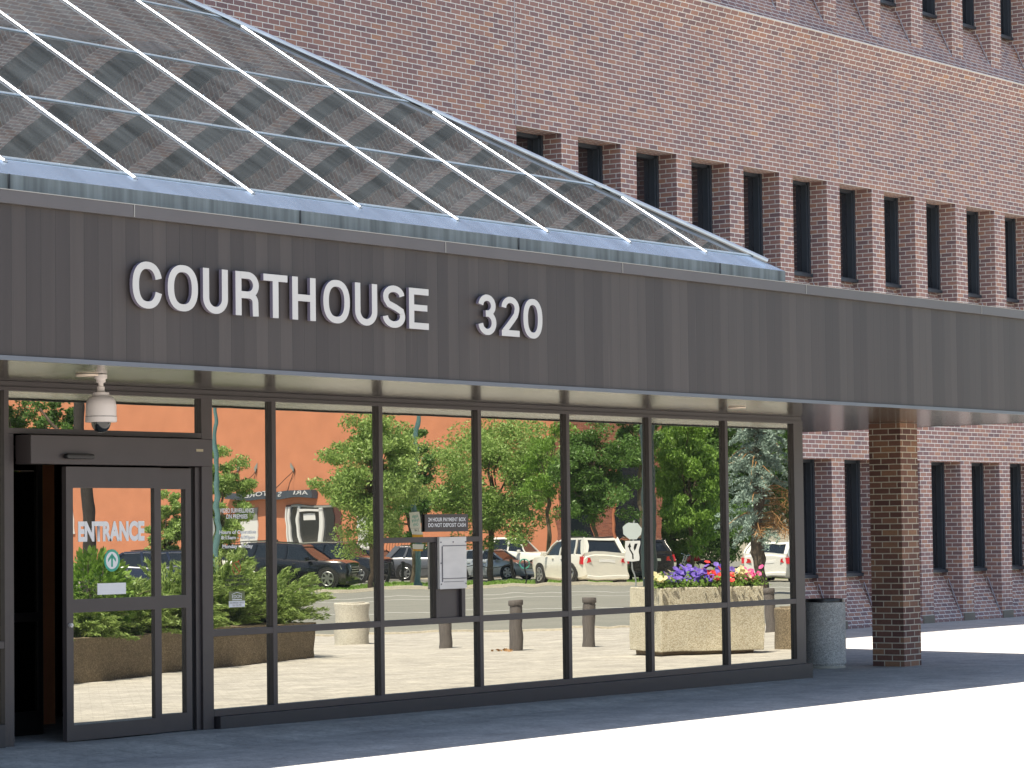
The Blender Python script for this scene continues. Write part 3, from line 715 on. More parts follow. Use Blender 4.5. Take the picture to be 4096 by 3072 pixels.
wl_('NO SMOKING', 932, 988, 2301, 2311, mat=GREYT, bold=.012); wl_('WITHIN 5 METRES OF', 914, 1010, 2317, 2327, mat=GREYT, bold=.01); wl_('BUILDING ENTRANCES', 914, 1010, 2334, 2344, mat=GREYT, bold=.01)
cxn, czn = uz(960, 2272); m = MB(); disc(m, cxn, czn, yl, .047, .052)
a_ = .036; m.quad([(cxn-a_-.003, yl, czn+a_-.003), (cxn-a_+.003, yl, czn+a_+.003), (cxn+a_+.003, yl, czn-a_+.003), (cxn+a_-.003, yl, czn-a_-.003)])
part(m, 'no_smoking_print', REDV)
xa, za = uz(929, 2367); xb, zb = uz(993, 2402); m = MB(); m.box(xa, xb, yl, YP, zb, za); part(m, 'security_sticker', OLIVEV)
xa2, za2 = uz(929, 2402.5); _, zb2 = uz(929, 2430); m = MB(); m.box(xa, xb, yl, YP, zb2, zb-.001); part(m, 'security_sticker', WHITE)
yl2 = yl-.0008
xq, zq = xa+(xb-xa)*.20, zb+(za-zb)*.28
onp(text('sticker_print', 'EDON', WHITE, xq, xa+(xb-xa)*.80, zq, zq+(za-zb)*.36, yl2, bold=.0), pv, PO)
m = MB(); xm = (xa+xb)/2; zr = za-(za-zb)*.06; zh = za-(za-zb)*.28; t_ = .003
for s_ in (-1, 1):
    m.quad([(xm, yl2, zr), (xm, yl2, zr-t_*1.6), (xm+s_*(xb-xa)*.33, yl2, zh-t_), (xm+s_*(xb-xa)*.33, yl2, zh)])
m.quad([(xq, yl2, zb+.006), (xa+(xb-xa)*.8, yl2, zb+.006), (xa+(xb-xa)*.8, yl2, zb+.013), (xq, yl2, zb+.013)])
part(m, 'sticker_house_mark', WHITE)
onp(text('sticker_print', 'FOR EMERGENCY SERVICE\nCALL TOLL FREE', flat('print_grey', (.16, .16, .14), .6), xa+.012, xb-.012, zb2+.008, zb-.008, yl2), pv, PO)
# brick pillar
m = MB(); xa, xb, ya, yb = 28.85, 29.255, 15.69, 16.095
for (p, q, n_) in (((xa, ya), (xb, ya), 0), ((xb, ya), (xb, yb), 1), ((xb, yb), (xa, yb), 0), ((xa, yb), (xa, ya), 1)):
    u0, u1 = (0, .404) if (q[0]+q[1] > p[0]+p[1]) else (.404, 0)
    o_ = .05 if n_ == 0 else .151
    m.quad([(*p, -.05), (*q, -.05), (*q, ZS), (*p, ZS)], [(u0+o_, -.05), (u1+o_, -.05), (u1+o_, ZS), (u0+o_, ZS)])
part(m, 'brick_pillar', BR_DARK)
# recessed soffit lights
for (x, y), lb in (((14.73, 14.57), 'round recessed light in the soffit beside the dome camera'), ((23.585, 14.6), 'round recessed light in the soffit above the right-hand windows')):
    m = MB(); m.lathe([(.055, -.002), (.072, -.006), (.085, -.012), (.088, -.004), (.088, 0)], seg=36)
    o = empty('recessed_light', (x, y, ZS), 0, lb, 'ceiling light', 'recessed lights in the canopy soffit')
    m.build('trim_ring', flat('trim', (.75, .62, .5), .4), o, smooth=True)
    m = MB(); m.lathe([(0, -.003), (.055, -.003)], seg=36); m.build('lens', flat('lens', (.35, .33, .3), .3), o)

# ------------------------------------------------------------------ lettering on the fascia
sg = empty('courthouse_sign', (16.4, YF, 3.32), 0, 'white raised letters reading COURTHOUSE 320 on the dark fascia', 'sign')
CH = .3125; TX, TZ = .0315, .0245
def ext_poly(mb, polys, x0, y0, y1):
    """polys: list of convex quads [(x,z)...] in metres; extruded between y0 (front) and y1"""
    for p in polys:
        n = len(p); f = [(x0+a, y0, b) for a, b in p]; bk_ = [(x0+a, y1, b) for a, b in p]
        mb.quad(f); mb.quad(list(reversed(bk_)))
        for k in range(n):
            q = (k+1) % n; mb.quad([f[k], bk_[k], bk_[q], f[q]])
def stroke(path, closed=False, tx=TX, tz=TZ):
    n = len(path); L, Rr = [], []
    for i, p in enumerate(path):
        a = path[(i-1) % n] if (closed or i > 0) else p; b = path[(i+1) % n] if (closed or i < n-1) else p
        dx, dz = b[0]-a[0], b[1]-a[1]; ll = math.hypot(dx, dz) or 1; nx, nz_ = -dz/ll, dx/ll
        k = 1/math.sqrt((nx*nx)+(nz_*nz_))
        L.append((p[0]+nx*tx, p[1]+nz_*tz)); Rr.append((p[0]-nx*tx, p[1]-nz_*tz))
    out = []
    rng_ = range(n if closed else n-1)
    for i in rng_:
        j = (i+1) % n; out.append([L[i], Rr[i], Rr[j], L[j]])
    return out
def arc(cx, cz, rx, rz, a0, a1, n=18, e=1.0):
    r_ = []
    for i in range(n+1):
        t = R(a0+(a1-a0)*i/n); c, s = math.cos(t), math.sin(t)
        r_.append((cx+rx*math.copysign(abs(c)**e, c), cz+rz*math.copysign(abs(s)**e, s)))
    return r_
def rect(x0, x1, z0, z1): return [[(x0, z0), (x1, z0), (x1, z1), (x0, z1)]]
def glyph(ch, w):
    H = CH; ov = .004; cx, cz = w/2, H/2; rx, rz = w/2-TX, H/2-TZ+ov; W = 2*TX
    if ch in 'O0': return stroke(arc(cx, cz, rx, rz, 0, 360, 40, .86)[:-1], True)
    if ch == 'C':
        return stroke(arc(cx, cz, rx, rz, 17, 343, 38, .86))
    if ch == 'U':
        p = [(TX, H)]+[(cx+rx*math.cos(R(a)), .105+(.105+ov-TZ)*math.sin(R(a))) for a in range(180, 361, 9)]+[(w-TX, H)]
        return stroke(p)
    if ch == 'R':
        b = rect(0, W, 0, H); zt, zm = H-TZ, .475*H
        r = (zt-zm)/2
        b += stroke([(W*.9, zt), (w*.52, zt)]+arc(w*.52, zm+r, w*.48-TX-.004, r, 88, -88, 14)+[(w*.5, zm), (W*.9, zm)])
        return [b[:1], b[1:], stroke(arc(w*.56, zm-.05, w*.27, .05, 88, 0, 8)+[(w*.835, .05), (w*.845, 0)], tx=TX*.98)]
    if ch == 'T': return rect(0, w, H-2*TZ, H)+rect(w/2-TX, w/2+TX, 0, H-2*TZ)
    if ch == 'H': return rect(0, W, 0, H)+rect(w-W, w, 0, H)+rect(W, w-W, H*.5-TZ+.006, H*.5+TZ+.006)
    if ch == 'E': return rect(0, W, 0, H)+rect(W, w, 0, 2*TZ)+rect(W, w, H-2*TZ, H)+rect(W, w*.93, H*.5-TZ+.008, H*.5+TZ+.006)
    if ch == 'S':
        u = H*.745; l_ = H*.268; ru = H-TZ-u+ov; rl = l_-TZ+ov
        p = arc(cx, u, rx*.95, ru, 5, 180, 14)+[(TX+w*.03, u-ru*.38), (w*.26, H*.56), (w*.60, H*.475), (w*.90-TX*.3, H*.385)]+arc(cx, l_, rx, rl, 18, -178, 20)
        return stroke(p)
    if ch == '3':
        return [stroke(arc(cx, .2295, rx*.93, .0625, 175, -86, 24)+[(w*.42, .167)]), stroke([(w*.42, .165)]+arc(cx, .0938, rx, .0733, 84, -172, 26))]
    if ch == '2':
        u = H*.72; ru = H-TZ-u+ov
        return [stroke(arc(cx, u, rx, ru, 178, -22, 22)+[(w*.80, H*.55), (w*.62, H*.42), (w*.36, H*.25), (TX*1.05, TZ*1.5)]), rect(0, w, 0, 2*TZ)]
LET = [('C', 14.062, .292), ('O', 14.408, .305), ('U', 14.765, .258), ('R', 15.103, .252), ('T', 15.402, .262), ('H', 15.716, .262), ('O', 16.064, .305), ('U', 16.430, .262), ('S', 16.758, .270), ('E', 17.077, .243), ('3', 17.952, .238), ('2', 18.262, .240), ('0', 18.556, .262)]
for ch, x, wd in LET:
    m = MB(); g_ = glyph(ch, wd)
    if len(g_[0][0]) == 2: g_ = [g_]
    for gi, g1 in enumerate(g_): ext_poly(m, g1, x-16.4, -.046-.0007*gi, -.018-.0007*gi)
    o = m.build('letter', LETTER, sg); o.data.materials.append(LETSIDE)
    for p_ in o.data.polygons:
        if abs(p_.normal.y) < .5: p_.material_index = 1
    o.location = (0, 0, 3.163-3.32)
    o['label'] = 'white raised character '+ch

# ------------------------------------------------------------------ payment sign and box, camera, bin
ps = empty('payment_sign', (20.21, YG, 1.687), 0, 'small brown sign reading 24 HOUR PAYMENT BOX on the window', 'sign')
m = MB(); m.box(-.313, .313, .016, .028, -.078, .077); m.build('sign_plate', BRONZE, ps)
m = MB(); m.box(-.25, .25, .0282, .037, -.05, .05); m.build('spacer', BLACK, ps)
o = text('sign_text', '24 HOUR PAYMENT BOX', WHITE, -.268, .278, .012, .047,   .0152, ps, bold=.022)
o = text('sign_text', 'DO NOT DEPOSIT CASH', WHITE, -.268, .278, -.037, -.002,   .0152, ps, bold=.022)
pb_ = empty('payment_box', (20.238, YG, 1.33), 0, 'brushed steel payment drop box set in the window frame', 'payment box')
m = MB(); m.box(-.197, .197, -.03, -.0015, -.23, .232); m.build('box_body', STEEL, pb_, bevel=.003)
m = MB(); m.box(-.155, .187, -.035, -.0305, -.135, .15); m.build('drop_door', STEEL, pb_, bevel=.002)
m = MB(); m.box(-.15, .19, -.038, -.0305, .150, .156); m.box(-.165, -.158, -.036, -.0302, -.165, .148); m.box(-.155, .18, -.039, -.0352, -.14, -.134); m.box(-.14, .15, -.034, -.0302, -.168, -.164); m.build('door_groove', STEELD, pb_)
m = MB()
for x in (-.178, .182):
    for z in (.185, 0, -.185): m.tube([(x, -.034, z), (x, -.03, z)], .007, 10)
m.tube([(.0, -.034, .186), (.0, -.03, .186)], .007, 10); m.build('rivets', STEELD, pb_)

cc = empty('security_camera', (14.79, 14.5, ZS), 0, 'cream dome security camera hanging from the canopy soffit', 'security camera')
m = MB(); m.lathe([(0, -.001), (.045, -.001), (.045, -.03), (.034, -.034), (.034, -.055), (.018, -.062), (.018, -.085), (.027, -.088), (.027, -.115), (.034, -.13)], seg=28); m.build('mount', CREAM, cc, smooth=True)
m = MB(); m.lathe([(.0, -.13), (.058, -.13), (.060, -.15), (.062, -.152), (.085, -.165), (.103, -.19), (.110, -.225), (.110, -.300), (.113, -.302), (.113, -.338), (.108, -.342), (.0, -.343)], seg=40); m.build('housing', CREAM, cc, smooth=True)
m = MB(); m.lathe([(.1135, -.301), (.1135, -.304)], seg=40); m.build('housing_seam', BLACK, cc)
m = MB(); m.lathe([(.07*math.cos(R(a)), -.343-.075*math.sin(R(a))) for a in range(0, 91, 9)], seg=32)
m.build('dome', flat('dome_black', (.01, .012, .014), .06, 0, .05, 3, spec=.8), cc, smooth=True)

tr = empty('trash_receptacle', (28.37, 16.44, 0), 0, 'grey pebbled concrete litter bin with a black rim beside the brick pillar', 'bin')
m = MB(); m.lathe([(0, .0), (.215, .0), (.215, .035), (.232, .05), (.236, .06), (.236, .735), (.23, .745), (.19, .748)], seg=48); m.build('bin_body', PEB_CAN, tr, smooth=True)
m = MB(); m.lathe([(.17, .70), (.17, .785), (.215, .785), (.218, .775), (.218, .747)], seg=48); m.build('rim', BLACK, tr, smooth=True)
m = MB(); m.lathe([(0, .72), (.17, .72)], seg=32); m.build('liner', VOIDM, tr)
m = MB(); m.lathe([(.19, -.01), (.225, -.01), (.228, .03), (.19, .03)], seg=40); m.build('base_ring', CONC, tr, smooth=True)

#STREET#
# ------------------------------------------------------------------ street side (seen in the mirror glass)
def place(name, px, d, label, cat, head=0., group=None, z=None):
    return empty(name, V(px, d, z), heading(head), label, cat, group)
# --- planters
def rot2(o, ax, ay): return o
jp0, jp1 = V(-60, 31.6), V(1252, 38.9)
dj = (jp1-jp0); Lj = dj.xy.length; aj = math.atan2(dj.y, dj.x)
jp = empty('long_planter', (jp0.x, jp0.y, 0), aj, 'long low weathered concrete planter holding the juniper hedge', 'planter')
zj = lambda t: gz(jp0.x+dj.x*t, jp0.y+dj.y*t)
m = MB(); N_ = 10
for i in range(N_):
    a, b = i/N_, (i+1)/N_; za, zb_ = zj(a), zj(b)
    q = [(Lj*a, 0, za-.1), (Lj*b, 0, zb_-.1), (Lj*b, -1.5, zb_-.1), (Lj*a, -1.5, za-.1)]
    w_ = [(x, y, z+.1+.50) for x, y, z in q]
    m.quad([q[0], q[1], w_[1], w_[0]]); m.quad([w_[0], w_[1], w_[2], w_[3]]); m.quad([q[2], q[3], w_[3], w_[2]])
m.quad([(0, 0, zj(0)-.1), (0, 0, zj(0)+.5), (0, -1.5, zj(0)+.5), (0, -1.5, zj(0)-.1)]); m.quad([(Lj, 0, zj(1)-.1), (Lj, -1.5, zj(1)-.1), (Lj, -1.5, zj(1)+.5), (Lj, 0, zj(1)+.5)])
m.build('planter_wall', PEB_BRN, jp)
r = np.random.default_rng(11)
def juniper(name, t, wid, hgt, label, n=24000, mat=LEAF_J, leaf=.085, droop=.0, seed=1, cat='shrub', grp='junipers in the long planter'):
    """spreading evergreen: arching sprays from a centre, each spray lined with small leaves"""
    p0 = jp0+dj*t; base = Vector((p0.x, p0.y, 0)); nrm = Vector((math.sin(aj), -math.cos(aj), 0))
    c = base+nrm*.62; c.z = gz(c.x, c.y)+.42
    o = empty(name, c, aj, label, cat, grp)
    rr = np.random.default_rng(seed); P = []; D = []
    stem = MB()
    for k in range(200):
        th = rr.uniform(0, 2*np.pi); out_ = rr.uniform(.25, 1.)**.7; hh = rr.uniform(.15, 1.)
        ex = np.array([np.cos(th)*wid*out_, np.sin(th)*.95*out_, hgt*hh*(1-.45*out_**2)])
        mid = np.array([ex[0]*.5, ex[1]*.5, ex[2]*.75+.1])
        nn = n//200
        tt = rr.uniform(.3, 1, nn)[:, None]
        pts = (1-tt)**2*0+2*tt*(1-tt)*mid+tt**2*ex; pts += rr.normal(size=(nn, 3))*.038*(1.2-tt)
        P.append(pts); tg = 2*(1-tt)*mid+2*tt*(ex-mid); tg /= np.linalg.norm(tg, axis=1)[:, None]; D.append(tg)
        if k % 9 == 0: stem.tube([(0, 0, 0), tuple(mid*.9), tuple(ex*.9)], [.02, .012, .004], 5)
    P = np.concatenate(P); dirs = np.concatenate(D)
    leaves_mesh('foliage', P, leaf, mat, 5.5, o, seed=seed+7, dirs=dirs)
    stem.build('stems', BARK, o)
    return o
jl = ['spreading juniper at the hidden left end of the long planter', 'spreading juniper under the leafy shrub by the entrance', 'spreading juniper seen behind the door glass', 'bushy juniper in the middle of the long planter', 'tall juniper with upright tips near the planter end', 'spreading juniper overhanging the right end of the long planter']
for i, (t, wd, hg) in enumerate([(.12, .85, .75), (.30, .8, .78), (.47, .85, .90), (.64, .85, 1.10), (.80, .90, 1.22), (.955, 1.15, 1.02)]):
    juniper('juniper', t, wd, hg, jl[i], seed=20+i)
# leafy shrub at the left of the planter
c = V(340, 34.2); sh = empty('leafy_shrub', (c.x, c.y, c.z+.4), 0, 'tall leafy green shrub in the long planter left of the junipers', 'shrub')
rr = np.random.default_rng(5); P = rr.normal(size=(2600, 3)); P /= np.linalg.norm(P, axis=1)[:, None]; P *= rr.uniform(.35, 1, (2600, 1))**.5*np.array([.52, .45, .62]); P[:, 2] += .55
leaves_mesh('foliage', P, .085, LEAF_C, 1.8, sh, seed=5)
m = MB(); [m.tube([(0, 0, 0), (a*.5, b*.5, .5), (a, b, 1.05)], [.018, .012, .005], 6) for a, b in ((.1, .1), (-.2, .1), (.25, -.1), (-.05, -.2))]; m.build('stems', BARK, sh)
# --- flower planter
cL, cR = V(2634, 36.7), V(3046, 37.25)
df = cR-cL; af = math.atan2(df.y, df.x); Lf = df.xy.length
fpn = empty('square_planter', (cL.x, cL.y, gz(cL.x, cL.y)), af, 'boxy tan pebbled concrete planter full of petunias', 'planter')
m = MB(); DW = .95
m.box(0, Lf, -DW, 0, .06, .88); 
pw = m.build('planter_box', PEB_TAN, fpn, bevel=.012)
m = MB(); m.box(.06, Lf-.12, -DW+.08, -.07, -.02, .06); m.build('plinth', flat('plinth', (.16, .12, .08), .9, 0, .2, 5), fpn)
m = MB(); m.box(.08, Lf-.08, -DW+.08, -.08, .88, .885); m.build('soil', EARTH, fpn)
fl_lab = {'purple': 'purple petunias', 'red': 'red petunias', 'pink': 'hot pink petunias', 'cream': 'cream and yellow petunias'}
spots = [(.06, 'cream', 'at the left corner of the planter'), (.16, 'purple', 'next to the cream ones at the left corner'), (.30, 'purple', 'left of the planter middle, with the tallest stems'), (.46, 'purple', 'in front of the motorcycle'), (.60, 'red', 'in the middle of the planter'), (.72, 'purple', 'behind the red ones'), (.80, 'cream', 'between the purple and the pink ones'), (.93, 'pink', 'spilling over the right corner of the planter')]
ca, sa = math.cos(af), math.sin(af)
for i, (t, k, w_) in enumerate(spots):
    lx, ly = Lf*t, -.16-(.12 if i in (2, 5) else 0)
    p = Vector((cL.x+ca*lx-sa*ly, cL.y+sa*lx+ca*ly, gz(cL.x, cL.y)+.88))
    o = empty('petunia', p, 0, f'{fl_lab[k]} {w_}', 'flowers', 'petunias in the square planter')
    rr = np.random.default_rng(40+i)
    P = rr.normal(size=(260, 3))*np.array([.10, .09, .065]); P[:, 2] = np.abs(P[:, 2])+.01
    leaves_mesh('foliage', P, .05, LEAF_C, 1.6, o, seed=i)
    m = MB()
    for j in range(32):
        q = Vector(rr.normal(size=3)); q = Vector((q.x*.085, q.y*.08, abs(q.z)*.07+.085+(.07 if i in (2, 5) else 0)))
        nrm = Vector((rr.normal()*.4-.3, rr.normal()*.4+.5, .8)).normalized(); t1 = nrm.orthogonal().normalized(); t2 = nrm.cross(t1); R_ = .043
        ring = [q+(t1*math.cos(2*math.pi*s/10)+t2*math.sin(2*math.pi*s/10))*R_*(1 if s % 2 else .86) for s in range(10)]
        for s in range(10): m.quad([q-nrm*.012, ring[s], ring[(s+1) % 10]])
    m.build('flowers', PET[k], o)
# --- concrete cylinders and bollards
def conc_cyl(px, d, rad, h, mat, label):
    o = place('concrete_drum', px, d, label, 'concrete drum')
    m = MB(); m.lathe([(0, h), (rad-.02, h), (rad, h-.02), (rad, -.05)], seg=40); m.build('drum_body', mat, o, smooth=True)
    m = MB(); m.lathe([(0, h+.001), (rad*.72, h+.001), (rad*.72, h+.012), (rad*.6, h+.012), (0, h+.012)], seg=30); m.build('drum_top', mat, o)
conc_cyl(1400, 44.5, .28, .66, PEB_PALE, 'pale squat concrete drum beside the end of the juniper planter')
conc_cyl(3160, 38.5, .25, .56, PEB_BRN, 'pebbled concrete drum right of the flower planter')
RUB = flat('weathered_timber', (.13, .115, .11), .75, 0, .2, 8, vscale=(6, 6, 1))
def bollard(px, d, label):
    o = place('bollard', px, d, label, 'bollard', group='timber bollards on the plaza')
    m = MB(); m.lathe([(.092, -.05), (.092, .60), (.086, .605)], seg=24); m.build('post', RUB, o, smooth=True)
    m = MB(); m.lathe([(.0861, .600), (.0861, .622), (.10, .625), (.104, .632), (.104, .69), (.098, .70), (0, .703)], seg=24); m.build('cap', RUB, o, smooth=True)
bollard(1775, 41.6, 'round timber bollard directly below the payment box'); bollard(2058, 40.4, 'round timber bollard right of the payment box window bar')
bollard(2350, 40.8, 'round timber bollard left of the flower planter'); bollard(3068, 46, 'dark bollard hidden just behind the right end of the flower planter')
# --- poles and signs
TEAL = flat('teal_paint', (.10, .20, .21), .45, .1, .08, 3); TEALD = flat('teal_paint_dark', (.035, .06, .065), .45, .1, .08, 3)
GALV = flat('galvanised', (.45, .47, .48), .4, .6, .1, 5); SIGNW = flat('sign_white', (.78, .78, .78), .4, 0, .03, 3)
def pole(px, d, h, r0, r1, mat, label, name='lamp_pole', arm=0, z=None):
    o = place(name, px, d, label, 'pole')
    m = MB(); m.tube([(0, 0, -.1), (0, 0, h)], [r0, r1], 14); m.build('pole', mat, o, smooth=True)
    m = MB(); m.tube([(0, 0, -.05), (0, 0, .18)], [r0*1.5, r0*1.3], 14); m.build('base', mat, o, smooth=True)
    if arm:
        m = MB(); m.tube([(0, 0, h-.1), (arm*.5, 0, h+.35), (arm, 0, h+.4)], [r1, r1*.8, r1*.7], 10); m.build('arm', mat, o, smooth=True)
        m = MB(); m.box(arm-.1, arm+.6, -.14, .14, h+.33, h+.47); m.build('lamp_head', GALV, o, bevel=.03)
    return o
p1 = pole(1660, 114, 8.2, .125, .075, TEAL, 'teal street lamp pole carrying parking signs', arm=1.6)
def plate(par, name, mat, w_, z0, z1, y=.14, x=0.):
    m = MB(); m.box(x-w_/2, x+w_/2, y-.008, y, z0, z1); return m.build(name, mat, par)
# signs hang on this pole facing the courthouse (+local y is towards the glass after heading 0)
hz = gz(*p1.location.xy)
def zpx(py, d): return 1.65-(py-2108)*d/FPX
for i, (a, b, mt) in enumerate(((2043, 2103, SIGNW), (2104, 2128, SIGNW), (2128.5, 2150, ORANGEV), (2176, 2196, SIGNW), (2196.5, 2205, ORANGEV))):
    plate(p1, 'parking_sign', mt, .38, zpx(b, 114)-hz, zpx(a, 114)-hz)
def sign_text(par, body, mat, cx, w_, z0, z1, y, name='sign_text'):
    # reads correctly for someone standing on the courthouse side (+y), so it runs towards -x
    o = text(name, body, mat, cx-w_/2, cx+w_/2, z0, z1, y, par, bold=.01)
    for v in o.data.vertices: v.co.x = 2*cx-v.co.x
    o.data.flip_normals(); return o
sign_text(p1, 'Angle\nParking\nOnly', TEALV, 0, .26, zpx(2098, 114)-hz, zpx(2052, 114)-hz, .142)
sign_text(p1, '2 HR', BLACK, 0, .16, zpx(2116, 114)-hz, zpx(2108, 114)-hz, .142)
p2 = pole(868, 112, 8.0, .12, .07, TEAL, 'teal street lamp pole in front of the white van', arm=-1.6)
plate(p2, 'sign_back', GALV, .22, 1.9, 2.85, x=-.24)
p3 = pole(2592, 52, 7.6, .135, .08, TEALD, 'thick dark teal lamp pole standing behind the flower planter', arm=1.5)
p4 = place('stop_sign', 2533, 105, 'back of an octagonal stop sign above a keep-right sign', 'road sign')
m = MB(); m.tube([(0, 0, -.1), (0, 0, 2.4)], .03, 10); m.build('post', GALV, p4, smooth=True)
m = MB(); rr8 = .33; zc = 1.65-(2130-2103)*105/FPX-gz(*p4.location.xy)
oc = [(rr8*math.cos(R(22.5+45*k)), rr8*math.sin(R(22.5+45*k))) for k in range(8)]
m.quad([(a, .040, zc+b) for a, b in oc]); m.quad([(a, .036, zc+b) for a, b in reversed(oc)])
for k in range(8):
    a, b = oc[k], oc[(k+1) % 8]; m.quad([(a[0], .036, zc+a[1]), (b[0], .036, zc+b[1]), (b[0], .040, zc+b[1]), (a[0], .040, zc+a[1])])
m.build('octagon_plate', flat('sign_back_grey', (.62, .68, .68), .4, .1, .05, 3), p4)
zk = zc-.72
kp = plate(p4, 'keep_right_plate', SIGNW, .54, zk-.37, zk+.37, .05)
m = MB()
path = [(.07, -.28), (.07, -.12), (-.08, .06), (-.10, .2)]
for q in stroke(path, tx=.028, tz=.028): m.quad([(a, .052, zk+b) for a, b in q])
m.quad([(-.10, .0525, zk+.32), (-.17, .0525, zk+.17), (-.03, .0525, zk+.17)]); m.quad([(.17, .052, zk+.28), (.07, .052, zk+.28), (.07, .052, zk+.12), (.12, .052, zk+.02), (.17, .052, zk+.12)])
m.build('arrow_mark', BLACK, kp)
br = place('bike_ring', 2098, 108, 'black post with a teal bicycle ring by the kerb', 'bicycle rack')
m = MB(); m.tube([(0, 0, 0), (0, 0, 1.05)], .035, 10); m.build('post', BLACK, br, smooth=True)
m = MB(); m.tube([(.19*math.cos(R(a)), 0, .86+.19*math.sin(R(a))) for a in range(0, 361, 20)], .022, 8, caps=False); m.build('ring', GREENV, br, smooth=True)
# chain fence posts along the verge
cpx = [(1120, 'in front of the left black off-roader'), (1392, 'between the two black off-roaders'), (1545, 'left of the leaning tree trunk'), (1596, 'right beside the leaning tree trunk'), (1905, 'in front of the silver hatchback'), (2048, 'in front of the white pickup wheel')]
prev = None
for px, w_ in cpx:
    o = place('chain_post', px, 131.5, 'short black chain post '+w_, 'post', group='black posts carrying the parking lot chain')
    m = MB(); m.tube([(0, 0, 0), (0, 0, .92)], .075, 12); m.build('post', BLACK, o, smooth=True)
    m = MB(); m.lathe([(.085, .92), (.085, .95), (0, .99)], seg=12); m.build('post_cap', BLACK, o)
    if prev is not None:
        a, b = prev, o.location.copy(); m = MB(); n = 10; pts = []
        for k in range(n+1):
            t = k/n; pts.append((b-a)*t+Vector((0, 0, .8-.9*t*(1-t))))
        m.tube(pts, .02, 5); ch = m.build('chain', BLACK); ch.location = a
        tag(ch, 'black chain left of the post '+w_, 'chain', 'chains between the parking lot posts')
    prev = o.location.copy()

# --- vehicles
GLASSC = flat('car_glass', (.012, .016, .022), .05, 0, .05, 3, spec=.8)
TYRE = flat('tyre', (.018, .018, .018), .85, 0, .1, 9); RIM = flat('rim', (.42, .43, .45), .3, .8, .08, 9)
REDL = flat('tail_light', (.55, .015, .02), .2, 0, .05, 9, spec=.8); HEADL = flat('head_light', (.55, .58, .62), .12, .3, .05, 9, spec=.9)
CHROME = flat('chrome', (.6, .61, .63), .18, .95, .05, 5); TRIMC = flat('car_trim', (.02, .02, .022), .6, 0, .1, 5)
def paint(name, c, rough=.28, metal=.0): return flat(name, c, rough, metal, .03, 2, spec=.6, coat=.6)
PW = paint('paint_white', (.72, .71, .68)); PB = paint('paint_black', (.008, .009, .012), .16); PG = paint('paint_grey', (.13, .135, .155), .3, .4)
PS = paint('paint_silver', (.42, .45, .49), .3, .4); PBL = paint('paint_dark_blue', (.02, .028, .06), .2, .2); PP = paint('paint_pearl', (.74, .72, .66), .3, .15)
